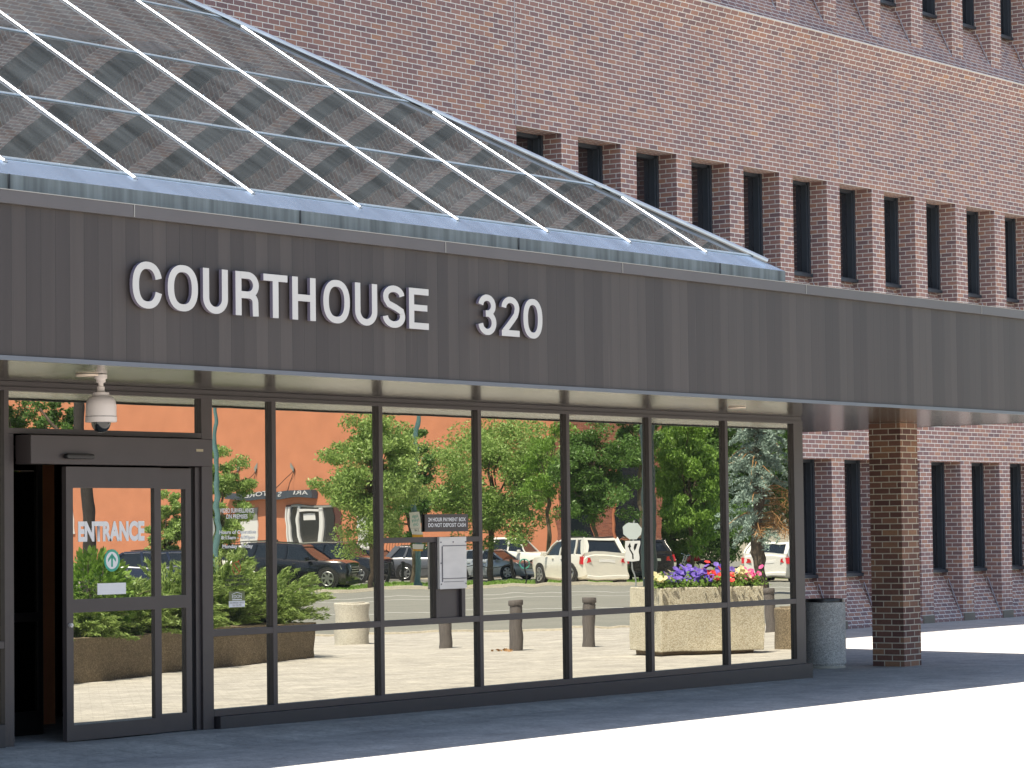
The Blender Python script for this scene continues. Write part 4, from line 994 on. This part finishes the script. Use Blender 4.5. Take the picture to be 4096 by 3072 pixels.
def vehicle(kind, px, d, head, pmat, label, cat, L=4.8, W=1.9, H=1.75, wr=.37):
    o = place({'suv': 'parked_car', 'hatch': 'parked_car', 'pickup': 'pickup_truck', 'van': 'parked_car'}[kind], px, d, label, cat, head, 'vehicles parked across the street')
    w_ = W/2
    def pr(*a): return a
    # stations: x (0 front .. 1 rear), half-width factor, shoulder z factor, low z
    if kind == 'pickup':
        st = [(0, .80, .50, .30), (.02, .93, .585, .26), (.05, .98, .62, .24), (.20, 1, .655, .22), (.28, 1, .665, .22), (.62, 1, .665, .22), (.63, 1, .66, .22), (.97, 1, .655, .24), (1, .95, .63, .32)]
        gh = (.265, .375, .575, .62); roofz = 1.
    elif kind == 'hatch':
        st = [(0, .78, .40, .22), (.02, .92, .50, .18), (.06, .97, .56, .16), (.18, 1, .62, .15), (.27, 1, .655, .15), (.6, 1, .68, .15), (.85, .99, .70, .16), (.96, .95, .70, .2), (1, .86, .62, .28)]
        gh = (.235, .42, .80, .965); roofz = 1.
    else:
        st = [(0, .80, .45, .24), (.015, .93, .555, .20), (.05, .98, .60, .18), (.20, 1, .635, .17), (.28, 1, .65, .17), (.6, 1, .66, .17), (.9, .99, .665, .18), (.975, .95, .655, .22), (1, .90, .60, .30)]
        gh = (.25, .40, .87, .975) if kind == 'suv' else (.16, .36, .93, .985); roofz = 1.
    body = MB(); rings = []
    for (x, wf, zf, zl) in st:
        X = L*(.5-x); a = w_*wf; z1 = H*zf; z0 = zl
        half = [(a*.86, z0), (a*.98, z0+.10), (a, z0+(z1-z0)*.45), (a*.985, z1-.10), (a*.90, z1), (a*.45, z1+.025)]
        rings.append([(X, -y, z) for y, z in half]+[(X, y, z) for y, z in reversed(half)])
    i0 = 0; n = len(rings[0])
    for rg in rings: body.v += rg
    for k in range(len(rings)-1):
        for j in range(n):
            q = (j+1) % n; body.f.append((k*n+j, k*n+q, (k+1)*n+q, (k+1)*n+j)); body.uv.append(None)
    body.f.append(tuple(range(n))); body.f.append(tuple((len(rings)-1)*n+j for j in reversed(range(n)))); body.uv += [None, None]
    bo = body.build('body', pmat, o, smooth=True)
    if kind == 'pickup':
        m = MB(); m.box(L*(.5-.975), L*(.5-.64), -w_*.86, w_*.86, H*.5, H*.672); m.build('cargo_bed', TRIMC, o)
    # greenhouse
    zb = H*.645; zt = H*.965; xa, xb, xc, xd = [L*(.5-t) for t in gh]; wb, wt = w_*.89, w_*.73
    g = MB(); g.hexa([(xd, -wb, zb), (xa, -wb, zb), (xa, wb, zb), (xd, wb, zb), (xc, -wt, zt), (xb, -wt, zt), (xb, wt, zt), (xc, wt, zt)])
    g.build('windows', GLASSC, o, bevel=.03)
    m = MB(); m.hexa([(xc-.10, -wt-.02, zt-.03), (xb+.10, -wt-.02, zt-.03), (xb+.10, wt+.02, zt-.03), (xc-.10, wt+.02, zt-.03), (xc-.02, -wt+.10, H), (xb-.05, -wt+.10, H), (xb-.05, wt-.10, H), (xc-.02, wt-.10, H)])
    m.build('roof', pmat, o, bevel=.03)
    m = MB()
    for s in (-1, 1):
        m.bar((xa, s*wb, zb), (xb, s*wt, zt), .07, .05, upv=(0, s, .3)); m.bar((xd, s*wb, zb), (xc, s*wt, zt), .26, .05, upv=(0, s, .3)); m.bar((xd-.02, s*wb*.90, zb), (xc-.05, s*wt*.90, zt), .14, .05, upv=(-1, 0, .3))
        f = [.5] if kind == 'pickup' else [.42, .78]
        for t in f:
            xq_ = xa+(xd-xa)*t; m.bar((xq_, s*(wb+.005), zb), (xq_+(.05 if t < .6 else .2), s*(wt+.01), zt), .09, .035, upv=(0, s, .25))
    m.bar((xd-.03, -wb, zb-.04), (xd-.03, wb, zb-.04), .10, .14, upv=(0, 0, 1)); m.build('pillars', pmat, o)
    if kind != 'hatch' and kind != 'pickup':
        m = MB()
        for s in (-1, 1): m.bar((xc+.1, s*wt*.85, H+.01), (xb-.25, s*wt*.85, H+.01), .03, .045)
        m.build('roof_rails', CHROME if pmat in (PB, PG) else TRIMC, o)
    # wheels
    for xf in ((.175, .80) if kind != 'pickup' else (.165, .775)):
        for s in (-1, 1):
            X = L*(.5-xf); y = s*(w_-.10)
            ar = MB(); ar.tube([(X, s*(w_*.995-.03), wr), (X, s*(w_+.006), wr)], wr*1.17, 28); ar.build('wheel_arch', TRIMC, o)
            wh = empty('wheel', (X, y, wr)); wh.parent = o
            t = MB(); t.tube([(0, -.12*s, 0), (0, .085*s, 0), (0, .125*s, 0)], [wr, wr, wr*.9], 28); t.build('tyre', TYRE, wh, smooth=True)
            t = MB(); t.tube([(0, .10*s, 0), (0, .127*s, 0)], [wr*.66, wr*.62], 24); t.build('rim_well', TRIMC, wh)
            t = MB()
            for k in range(6):
                an = math.pi*2*k/6; t.bar((0, .132*s, 0), (wr*.62*math.cos(an), .132*s, wr*.62*math.sin(an)), .085, .02, upv=(0, s, 0))
            t.tube([(wr*.64*math.cos(R(q)), .13*s, wr*.64*math.sin(R(q))) for q in range(0, 361, 18)], .022, 6, caps=False)
            t.build('rim', RIM, wh)
    # lights, grille, bumper, plate, mirrors
    for s in (-1, 1):
        m = MB(); m.hexa([(L*.5-.30, s*w_*.965, H*.44), (L*.5-.02, s*w_*.56, H*.43), (L*.5+.012, s*w_*.56, H*.43), (L*.5-.26, s*(w_*.965+.02), H*.44), (L*.5-.34, s*w_*.95, H*.525), (L*.5-.05, s*w_*.56, H*.50), (L*.5+.0, s*w_*.56, H*.50), (L*.5-.30, s*(w_*.95+.02), H*.525)]); m.build('headlight', HEADL, o)
        m = MB(); m.hexa([(-L*.5+.30, s*w_*.97, H*.46), (-L*.5+.03, s*w_*.60, H*.49), (-L*.5-.05, s*w_*.60, H*.49), (-L*.5+.06, s*(w_*1.005), H*.46), (-L*.5+.36, s*w_*.97, H*.615), (-L*.5+.03, s*w_*.64, H*.57), (-L*.5-.045, s*w_*.64, H*.57), (-L*.5+.10, s*(w_*1.0), H*.615)]); m.build('tail_light', REDL, o)
        m = MB(); m.box(xa-.45, xa-.27, s*(w_+.02)-.0, s*(w_+.22), zb+.0, zb+.15); m.build('side_mirror', pmat if kind != 'hatch' else TRIMC, o, bevel=.03)
        m = MB(); m.box(xa-1.15, xa-.98, s*w_*.99, s*(w_+.018), H*.555, H*.575); m.box(xa-2.1, xa-1.93, s*w_*.99, s*(w_+.018), H*.555, H*.575); m.build('door_handle', CHROME, o)
    m = MB(); m.box(L*.5-.06, L*.5+.012, -w_*.50, w_*.50, H*.33, H*.50); m.build('grille', TRIMC, o)
    m = MB()
    for k in range(3): m.box(L*.5+.012, L*.5+.02, -w_*.47, w_*.47, H*(.36+.05*k), H*(.375+.05*k))
    m.build('grille_bars', CHROME, o)
    m = MB(); m.box(L*.5-.12, L*.5+.03, -w_*.86, w_*.86, .22, .36); m.box(-L*.5-.04, -L*.5+.12, -w_*.84, w_*.84, .24, .40); m.build('bumper', TRIMC if pmat in (PB, PG) else (CHROME if kind == 'pickup' else pmat), o, bevel=.04)
    m = MB(); m.box(-L*.5-.012, -L*.5+.1, -.30, .30, H*.47, H*.53); m.build('licence_plate', SIGNW, o)
    return o
vehicle('van', 560, 116, 182, PBL, 'dark blue minivan seen through the door glass behind the junipers', 'car', L=4.7, H=1.75)
vehicle('hatch', 715, 124, 185, PW, 'white sedan behind the small tree left of the entrance mullion', 'car', L=4.6, W=1.85, H=1.5, wr=.33)
vehicle('suv', 905, 128, 180, PW, 'white van-like wagon left of the two black off-roaders', 'car', L=4.9, H=1.85)
vehicle('suv', 1180, 123, -17, PB, 'nearer black off-roader with chrome roof rails, nose to the right', 'car', L=5.2, W=2.0, H=1.88, wr=.42)
vehicle('suv', 1345, 138, -26, PB, 'farther black off-roader with a tall grille behind the nearer one', 'car', L=5.2, W=2.0, H=1.98, wr=.42)
vehicle('suv', 1475, 146, -20, PB, 'black car mostly hidden behind the window bar, left of the leaning trunk', 'car', L=4.6, H=1.6)
vehicle('suv', 1738, 140, -8, PG, 'dark grey crossover behind the parking sign pole', 'car', L=4.9, H=1.68, wr=.40)
vehicle('hatch', 1962, 139, -28, PS, 'silver blue hatchback in front of the white pickup', 'car', L=4.3, W=1.75, H=1.45, wr=.33)
vehicle('pickup', 2030, 147, -22, PW, 'big white pickup truck with an amber-lit chrome front', 'truck', L=5.9, W=2.05, H=2.05, wr=.45)
vehicle('suv', 2318, 112, 113, PP, 'pearl white crossover seen from behind with red tail lights', 'car', L=5.1, W=2.0, H=1.80, wr=.40)
vehicle('suv', 2555, 124, 100, PB, 'black car parked behind the pearl white crossover', 'car', L=4.8, W=1.95, H=1.8)
vehicle('hatch', 3125, 108, 70, PW, 'white car with red tail lights behind the spruce', 'car', L=4.6, W=1.85, H=1.5, wr=.33)
# motorcycle
mc = place('motorcycle', 2772, 128, 'chrome and red motorcycle parked behind the petunias', 'motorcycle', 150)
for x in (-.72, .72):
    m = MB(); m.tube([(x+.30*math.cos(R(a)), 0, .32+.30*math.sin(R(a))) for a in range(0, 361, 18)], .055, 8, caps=False); m.build('wheel', TYRE, mc, smooth=True)
m = MB(); m.tube([(-.35, 0, .82), (-.1, 0, .95), (.25, 0, .92), (.42, 0, .80)], [.06, .15, .16, .08], 12); m.build('fuel_tank', REDL, mc, smooth=True)
m = MB(); m.tube([(-.05, -.12, .5), (.25, .12, .5)], .2, 10); m.tube([(-.1, .2, .3), (-.8, .2, .3)], .05, 8); m.tube([(.72, .1, .32), (.5, .1, 1.0)], .03, 8); m.tube([(.72, -.1, .32), (.5, -.1, 1.0)], .03, 8); m.tube([(.45, -.4, 1.1), (.48, 0, 1.02), (.45, .4, 1.1)], .02, 8); m.build('engine_and_forks', CHROME, mc, smooth=True)
m = MB(); m.tube([(-.9, 0, .78), (-.55, 0, .74), (-.2, 0, .80)], [.08, .13, .08], 10); m.build('seat', BLACK, mc, smooth=True)
m = MB(); m.tube([(-1.02, 0, .60), (-1.0, 0, .68)], .05, 8); m.build('tail_light', REDL, mc)

# --- trees
def tree(px, d, zc, rad, hz_, n, leaf, mat, label, trunk_h=None, lean=(0, 0), seed=1, clumps=60, tr_r=.12, droop=None, name='deciduous_tree', grp='trees along the street'):
    o = place(name, px, d, label, 'tree', 0, grp)
    r = np.random.default_rng(seed)
    z0 = o.location.z
    C = np.array([lean[0], lean[1], zc-z0])
    cl = r.normal(size=(clumps, 3)); cl /= np.linalg.norm(cl, axis=1)[:, None]; cl *= r.uniform(.30, 1., (clumps, 1))**.55
    lump = 1+.22*np.sin(3*np.arctan2(cl[:, 1], cl[:, 0])+seed)+.15*r.normal(size=clumps)
    cl = cl*np.clip(lump, .7, 1.25)[:, None]*np.array([rad, rad, hz_])+C
    per = n//clumps; P = []
    for c_ in cl:
        s = r.uniform(.20, .36)*rad
        q = r.normal(size=(per, 3)); q /= np.linalg.norm(q, axis=1)[:, None]; q *= r.uniform(0, 1, (per, 1))**.45
        P.append(c_+q*np.array([s, s, s*.62])+r.normal(size=(per, 3))*.03)
    P = np.concatenate(P)
    leaves_mesh('crown', P, leaf, mat, 2.4, o, droop=droop, seed=seed)
    m = MB(); top = C+np.array([0, 0, hz_*.35]); fk = C+np.array([0, 0, -hz_*.75])
    m.tube([(0, 0, -.1), tuple(fk*.5+np.array([.03, .02, 0])), tuple(fk), tuple(C), tuple(top)], [tr_r, tr_r*.8, tr_r*.7, tr_r*.45, tr_r*.15], 9)
    for k in range(14):
        c_ = cl[r.integers(clumps)]; st_p = fk+(C-fk)*r.uniform(0, .9)
        m.tube([tuple(st_p), tuple((st_p+c_)/2+r.normal(size=3)*.08), tuple(c_)], [tr_r*.35, tr_r*.2, .01], 6)
    m.build('trunk', BARK, o, smooth=True)
    return o
zz = lambda py, d: 1.65-(py-2110)*d/FPX
def ctree(px, py0, py1, d, wpx, n, leaf, mat, label, **k):
    a, b = zz(py0, d), zz(py1, d)
    return tree(px, d, (a+b)/2, wpx/2*d/FPX*.92, abs(a-b)/2*.95, n, leaf, mat, label, **k)
ctree(885, 1765, 2290, 116, 275, 26000, .13, LEAF_A, 'small leafy tree just right of the entrance mullion', seed=2)
ctree(672, 1960, 2260, 117, 190, 12000, .13, LEAF_A, 'small tree seen in the narrow side pane of the door', seed=3)
ctree(1478, 1650, 2175, 112, 450, 42000, .15, LEAF_A, 'light green tree in front of the shop sign', seed=4, lean=(0, 0), clumps=110)
ctree(1640, 1660, 2210, 124, 250, 20000, .14, LEAF_B, 'darker slim tree behind the lamp pole with a leaning trunk', seed=5)
ctree(1960, 1680, 2185, 134, 560, 46000, .16, LEAF_A, 'broad tree with drooping leaves over the silver hatchback', seed=6, clumps=130, tr_r=.2)
ctree(2385, 1665, 2150, 121, 360, 30000, .15, LEAF_B, 'dense dark green tree above the pearl white crossover', seed=7, clumps=100)
ctree(2190, 1690, 2060, 127, 250, 11000, .13, LEAF_C, 'near bright tree whose leaves hang beside the broad tree', seed=8, clumps=45, droop=((0, 0, -1), .5))
ctree(2755, 1660, 2230, 126, 330, 26000, .17, LEAF_C, 'bright green tree with hanging leaves left of the spruce', seed=9, clumps=90, droop=((0, 0, -1), .55))
ctree(2560, 1560, 1900, 124, 260, 12000, .15, LEAF_B, 'dark leafy tree top at the upper edge beside the spruce', seed=31, clumps=30)
ctree(40, 1500, 2000, 90, 260, 9000, .14, LEAF_B, 'dark tree at the far left edge of the glass above the door', seed=33)
ctree(225, 1560, 1900, 64, 250, 9000, .11, LEAF_B, 'tree with a thick dark trunk seen left in the door glass', seed=10, clumps=60, tr_r=.05)
# trunk visible in the door glass
tk = place('tree_trunk', 345, 60, 'dark leaning tree trunk behind the word ENTRANCE', 'tree trunk')
m = MB(); m.tube([(0, 0, -.1), (-.02, 0, 1.2), (-.09, 0, 3.0), (-.2, 0, 6.0)], [.19, .155, .135, .10], 14); m.build('trunk', flat('shaded_bark', (.035, .030, .028), .9, 0, .25, 6, bump=.6), tk, smooth=True)  # shade on this trunk is put into a darker bark colour
m = MB(); m.tube([(-.1, 0, 3.2), (-.5, .2, 4.0), (-.9, .3, 4.6)], [.06, .04, .02], 8); m.build('limb', BARK, tk, smooth=True)
# background trees on the right
for i, (px, a, b, d, w_, mt, lb) in enumerate([(2560, 1500, 2240, 175, 640, LEAF_B, 'large dark background tree left of the lawn'), (2780, 1350, 2235, 168, 640, LEAF_B, 'large background tree behind the motorcycle'), (3000, 1400, 2235, 172, 640, LEAF_B, 'large background tree behind the spruce'), (3230, 1400, 2240, 176, 640, LEAF_B, 'large background tree at the right edge of the glass'), (2700, 2000, 2250, 160, 330, LEAF_C, 'low round bush on the lawn left of the motorcycle'), (2900, 2020, 2250, 158, 330, LEAF_B, 'low dark bush on the lawn right of the motorcycle')]):
    ctree(px, a, b, d, w_, 30000 if i < 4 else 14000, .30 if i < 4 else .2, mt, lb, seed=50+i, clumps=90, grp='trees and bushes behind the lawn')
# spruce
sp_ = place('blue_spruce', 3035, 80, 'blue spruce with sagging boughs and dead orange twigs', 'tree')
r = np.random.default_rng(77); P = []; T = []; br_ = MB()
for k in range(170):
    h = r.uniform(1.75, 7.4); ln = (1.75-.18*h)*r.uniform(.65, 1.05); th = r.uniform(0, 2*np.pi)
    dv = np.array([np.cos(th), np.sin(th), 0]); a = np.array([0, 0, h]); e = a+dv*ln+np.array([0, 0, -.28*ln+r.normal()*.08]); md = a+dv*ln*.5+np.array([0, 0, .06])
    dead = (1.9 < h < 3.0 and np.cos(th-.3) > .2)
    t = r.uniform(.2, 1, 190 if not dead else 60)[:, None]; q = (1-t)**2*a+2*t*(1-t)*md+t**2*e
    side = np.cross(dv, [0, 0, 1]); q = q+side*r.normal(size=t.shape)*.16*(1.25-t)+np.array([0, 0, -1])*np.abs(r.normal(size=t.shape))*.07
    (T if dead else P).append(q+r.normal(size=q.shape)*.02)
    if k % 3 == 0 or dead: br_.tube([tuple(a), tuple(md), tuple(e)], [.028, .018, .006], 5)
leaves_mesh('boughs', np.concatenate(P), .10, LEAF_S, 3.0, sp_, seed=3)
if T: leaves_mesh('dead_twigs', np.concatenate(T), .26, TWIG, 14., sp_, seed=4)
br_.build('branches', TWIG, sp_); m = MB(); m.tube([(.1, 0, -.1), (-.05, 0, 1.2), (0, 0, 4), (0, 0, 7.6)], [.19, .16, .11, .03], 12); m.build('trunk', BARK, sp_, smooth=True)

# --- orange shop building with sign, entrance and railing
wd_ = 31.7
def wallpt(t, z):   # t metres left along the wall from its right end
    l0, d0 = (2245-2048)*150/FPX, 150.
    return VL(l0-math.sin(R(wd_))*t, d0+math.cos(R(wd_))*t, z)
O0 = wallpt(0, 0); O1 = wallpt(70, 0); ob = empty('orange_building', (O0.x, O0.y, -2.0), math.atan2((O1-O0).y, (O1-O0).x), 'tall orange stucco shop building across the street', 'building')
# local x runs along the wall (leftwards in the glass); find which local y faces the street
inv = ob.matrix_basis.inverted(); cl_ = inv @ Vector((30, 10, 0)); fs = 1 if cl_.y > 0 else -1
def tw(px, d_guess=None):   # wall coordinate t for a photo column in the glass
    k = (px-2048)/FPX; l0, d0 = (2245-2048)*150/FPX, 150.
    return (l0-k*d0)/(math.sin(R(wd_))+k*math.cos(R(wd_)))
def dw(t): return 150+math.cos(R(wd_))*t
def zw(py, t, px=1200): return 1.65-(py-(2105-ROLL*(px-2048)))*dw(t)/FPX+2.0
m = MB(); WL, WH = 120, 17
m.quad([(0, 0, 0), (WL, 0, 0), (WL, 0, WH), (0, 0, WH)]); m.quad([(0, 0, 0), (0, 0, WH), (0, -fs*6, WH), (0, -fs*6, 0)]); m.quad([(WL, 0, 0), (WL, -fs*6, 0), (WL, -fs*6, WH), (WL, 0, WH)]); m.quad([(0, 0, WH), (WL, 0, WH), (WL, -fs*6, WH), (0, -fs*6, WH)])
m.build('wall', STUCCO, ob)
def wbox(name, mat, px0, px1, py0, py1, y0, y1, par=ob):
    t0, t1 = tw(px0), tw(px1); tm = (t0+t1)/2; pm_ = (px0+px1)/2
    m = MB(); ya, yb = sorted((fs*y0, fs*y1)); m.box(min(t0, t1), max(t0, t1), ya, yb, zw(py1, tm, pm_), zw(py0, tm, pm_)); return m.build(name, mat, par)
NAVY = flat('sign_navy', (.06, .075, .10), .6, 0, .08, 3); GREYP = flat('grey_panel', (.30, .31, .29), .6, 0, .05, 3); BRD = flat('brown_door', (.10, .04, .03), .7, 0, .1, 3)
# canopy-like sign band
t0, t1 = tw(1000), tw(1262)
m = MB(); ya, yb = fs*.05, fs*.45
zA, zB = zw(2004, t0, 1000), zw(1981, t0, 1000); zC, zD = zw(1996, t1, 1250), zw(1966, t1, 1250)
t2 = t0+3
m.hexa([(t1, ya, zC), (t2, ya, zA), (t2, yb, zA), (t1, yb, zC), (t1, ya, zD), (t2, ya, zB), (t2, yb, zB), (t1, yb, zD)])
sb_ = m.build('sign_band', NAVY, ob)
t3 = tw(1246)
so_ = text('band_lettering', 'ARI    S  STORE', WHITE, 0, 1, 0, 1, 0, sb_, bold=.005)
for v in so_.data.vertices:
    u = v.co.x; t = t3+(t0-t3)*u; zc0 = zC+(zA-zC)*u+.16; v.co = (t, yb+fs*.02, zc0+v.co.z*(zD-zC)*.55)
for px in (950, 1027, 1167):
    t = tw(px); zz0 = zw(1875, t, px)
    m = MB(); s_ = .22
    for a in (0,): m.quad([(t-s_, fs*.06, zz0), (t, fs*.06, zz0-s_*1.5), (t+s_, fs*.06, zz0), (t, fs*.06, zz0+s_*1.5)]); m.quad([(t-s_, fs*.1, zz0), (t, fs*.1, zz0+s_*1.5), (t+s_, fs*.1, zz0), (t, fs*.1, zz0-s_*1.5)])
    m.build('wall_anchor', GREYP, ob)
    m = MB(); m.tube([(t, fs*.08, zz0-.2), (t+.1, fs*.45, zB+.05)], .02, 6); m.tube([(t, fs*.08, zz0-.2), (t+2.0, fs*.45, zB+.05)], .02, 6); m.build('stay_rod', BLACK, ob)
wbox('shop_entrance', BRD, 1143, 1362, 2024, 2260, .01, .06); wbox('glass_panel', GLASSC, 1165, 1340, 2034, 2260, .06, .10)
for a, b in ((1160, 1168), (1198, 1207), (1283, 1298), (1150, 1155)): wbox('door_pillar', SIGNW, a, b, 2034, 2260, .10, .2)
wbox('door_pillar', SIGNW, 1198, 1298, 2040, 2048, .10, .2); wbox('grey_surround', GREYP, 1168, 1340, 2026, 2034, .1, .15)
wbox('notice', SIGNW, 1222, 1262, 2056, 2078, .10, .12)
wbox('white_shutter', SIGNW, 1428, 1512, 2052, 2200, .02, .08); wbox('white_shutter', SIGNW, 962, 1034, 2090, 2200, .02, .08); wbox('grey_panel', GREYP, 962, 1034, 2035, 2089.5, .02, .08); wbox('white_shutter', SIGNW, 225, 284, 2005, 2130, .02, .08)
# ramp wall and railing
rw = empty('ramp_wall', V(1465, 150), heading(-8), 'tan concrete ramp wall behind the black off-roaders', 'wall')
m = MB(); m.hexa([(-9, -.2, -.2), (3.5, -.2, -.2), (3.5, .1, -.2), (-9, .1, -.2), (-9, -.2, .9), (3.5, -.2, 1.1), (3.5, .1, 1.1), (-9, .1, .9)]); m.build('wall', WALK, rw)
rl = empty('railing', V(1465, 149.5), heading(-8), 'black metal railing with thin bars in front of the shop door', 'railing')
m = MB(); z0, z1 = 1.15, 2.0
m.bar((-9, 0, z1), (3.4, 0, z1), .06, .05); m.bar((-9, 0, z0), (3.4, 0, z0), .05, .04); m.build('rail', BLACK, rl)
m = MB()
for k in range(78): m.bar((-9+k*.16, 0, z0), (-9+k*.16, 0, z1), .022, .022, upv=(0, 1, 0))
m.build('bars', BLACK, rl)['kind'] = 'stuff'
for x in (-9, -4.9, -.8, 3.3):
    m = MB(); m.bar((x, 0, .6), (x, 0, 2.15), .12, .12, upv=(0, 1, 0)); m.build('post', BLACK, rl)
# --- red brick hall with arched windows, right of the orange building
rb0 = V(2225, 147); rb = empty('brick_hall', (rb0.x, rb0.y, -2.0), heading(6), 'dark red brick hall with tall arched windows behind the trees', 'building')
inv = rb.matrix_basis.inverted(); cl_ = inv @ Vector((30, 10, 0)); fb = 1 if cl_.y > 0 else -1
m = MB(); m.quad([(0, 0, 0), (5.4, 0, 0), (5.4, 0, 14), (0, 0, 14)], [(0, 0), (5.4, 0), (5.4, 14), (0, 14)]); m.quad([(5.4, 0, 0), (5.4, -fb*14, 0), (5.4, -fb*14, 14), (5.4, 0, 14)], [(0, 0), (14, 0), (14, 14), (0, 14)])
m.quad([(0, 0, 14), (5.4, 0, 14), (5.4, -fb*14, 14), (0, -fb*14, 14)], [(0, 0), (8, 0), (8, 14), (0, 14)]); m.build('wall', BR_RED, rb)
for x in (1.2, 3.9):
    m = MB(); rr_ = .75
    pts = [(x-rr_, 2.6), (x+rr_, 2.6)]+[(x+rr_*math.cos(R(a)), 6.2+rr_*math.sin(R(a))) for a in range(0, 181, 15)]
    m.quad([(a, fb*.03, b) for a, b in pts]); wi = m.build('arched_window', GLASSC, rb)
    m = MB()
    arcp = [(x+(rr_+.08), 2.6)]+[(x+(rr_+.08)*math.cos(R(a)), 6.2+(rr_+.08)*math.sin(R(a))) for a in range(0, 181, 15)]+[(x-(rr_+.08), 2.6)]
    m.tube([(a, fb*.05, b) for a, b in arcp], .09, 6); m.build('window_surround', flat('orange_trim', (.45, .16, .08), .8), wi)
# --- fallen leaves by the bollard and on the plaza
for i, (px, d) in enumerate([(2010, 40.2), (2025, 40.0), (1996, 40.3)]):
    p = V(px, d); P = np.random.default_rng(90+i).normal(size=(7, 3))*np.array([.05, .05, .006])+np.array([0, 0, .02])
    o = leaves_mesh('fallen_leaf', P, .06, TWIG, 1.5, seed=i); o.location = p
    tag(o, 'dry orange leaf litter beside the bollard right of the payment box', 'leaf', 'dry leaves beside the bollard')
# grass on the verge and lawn
def grass(name, d0, d1, l0, l1, n, label):
    r = np.random.default_rng(8); ll = r.uniform(l0, l1, n); dd = r.uniform(d0, d1, n)
    P = np.array([tuple(VL(a, b)) for a, b in zip(ll, dd)]); P[:, 2] += .04
    o = leaves_mesh(name, P, .11, LEAF_C, 3.5, seed=9, droop=((0, 0, 1), .6)); tag(o, label, 'grass', kind='stuff')
grass('verge_grass', 117.2, 130.8, -16, 6.3, 9000, 'short green grass on the verge across the street')
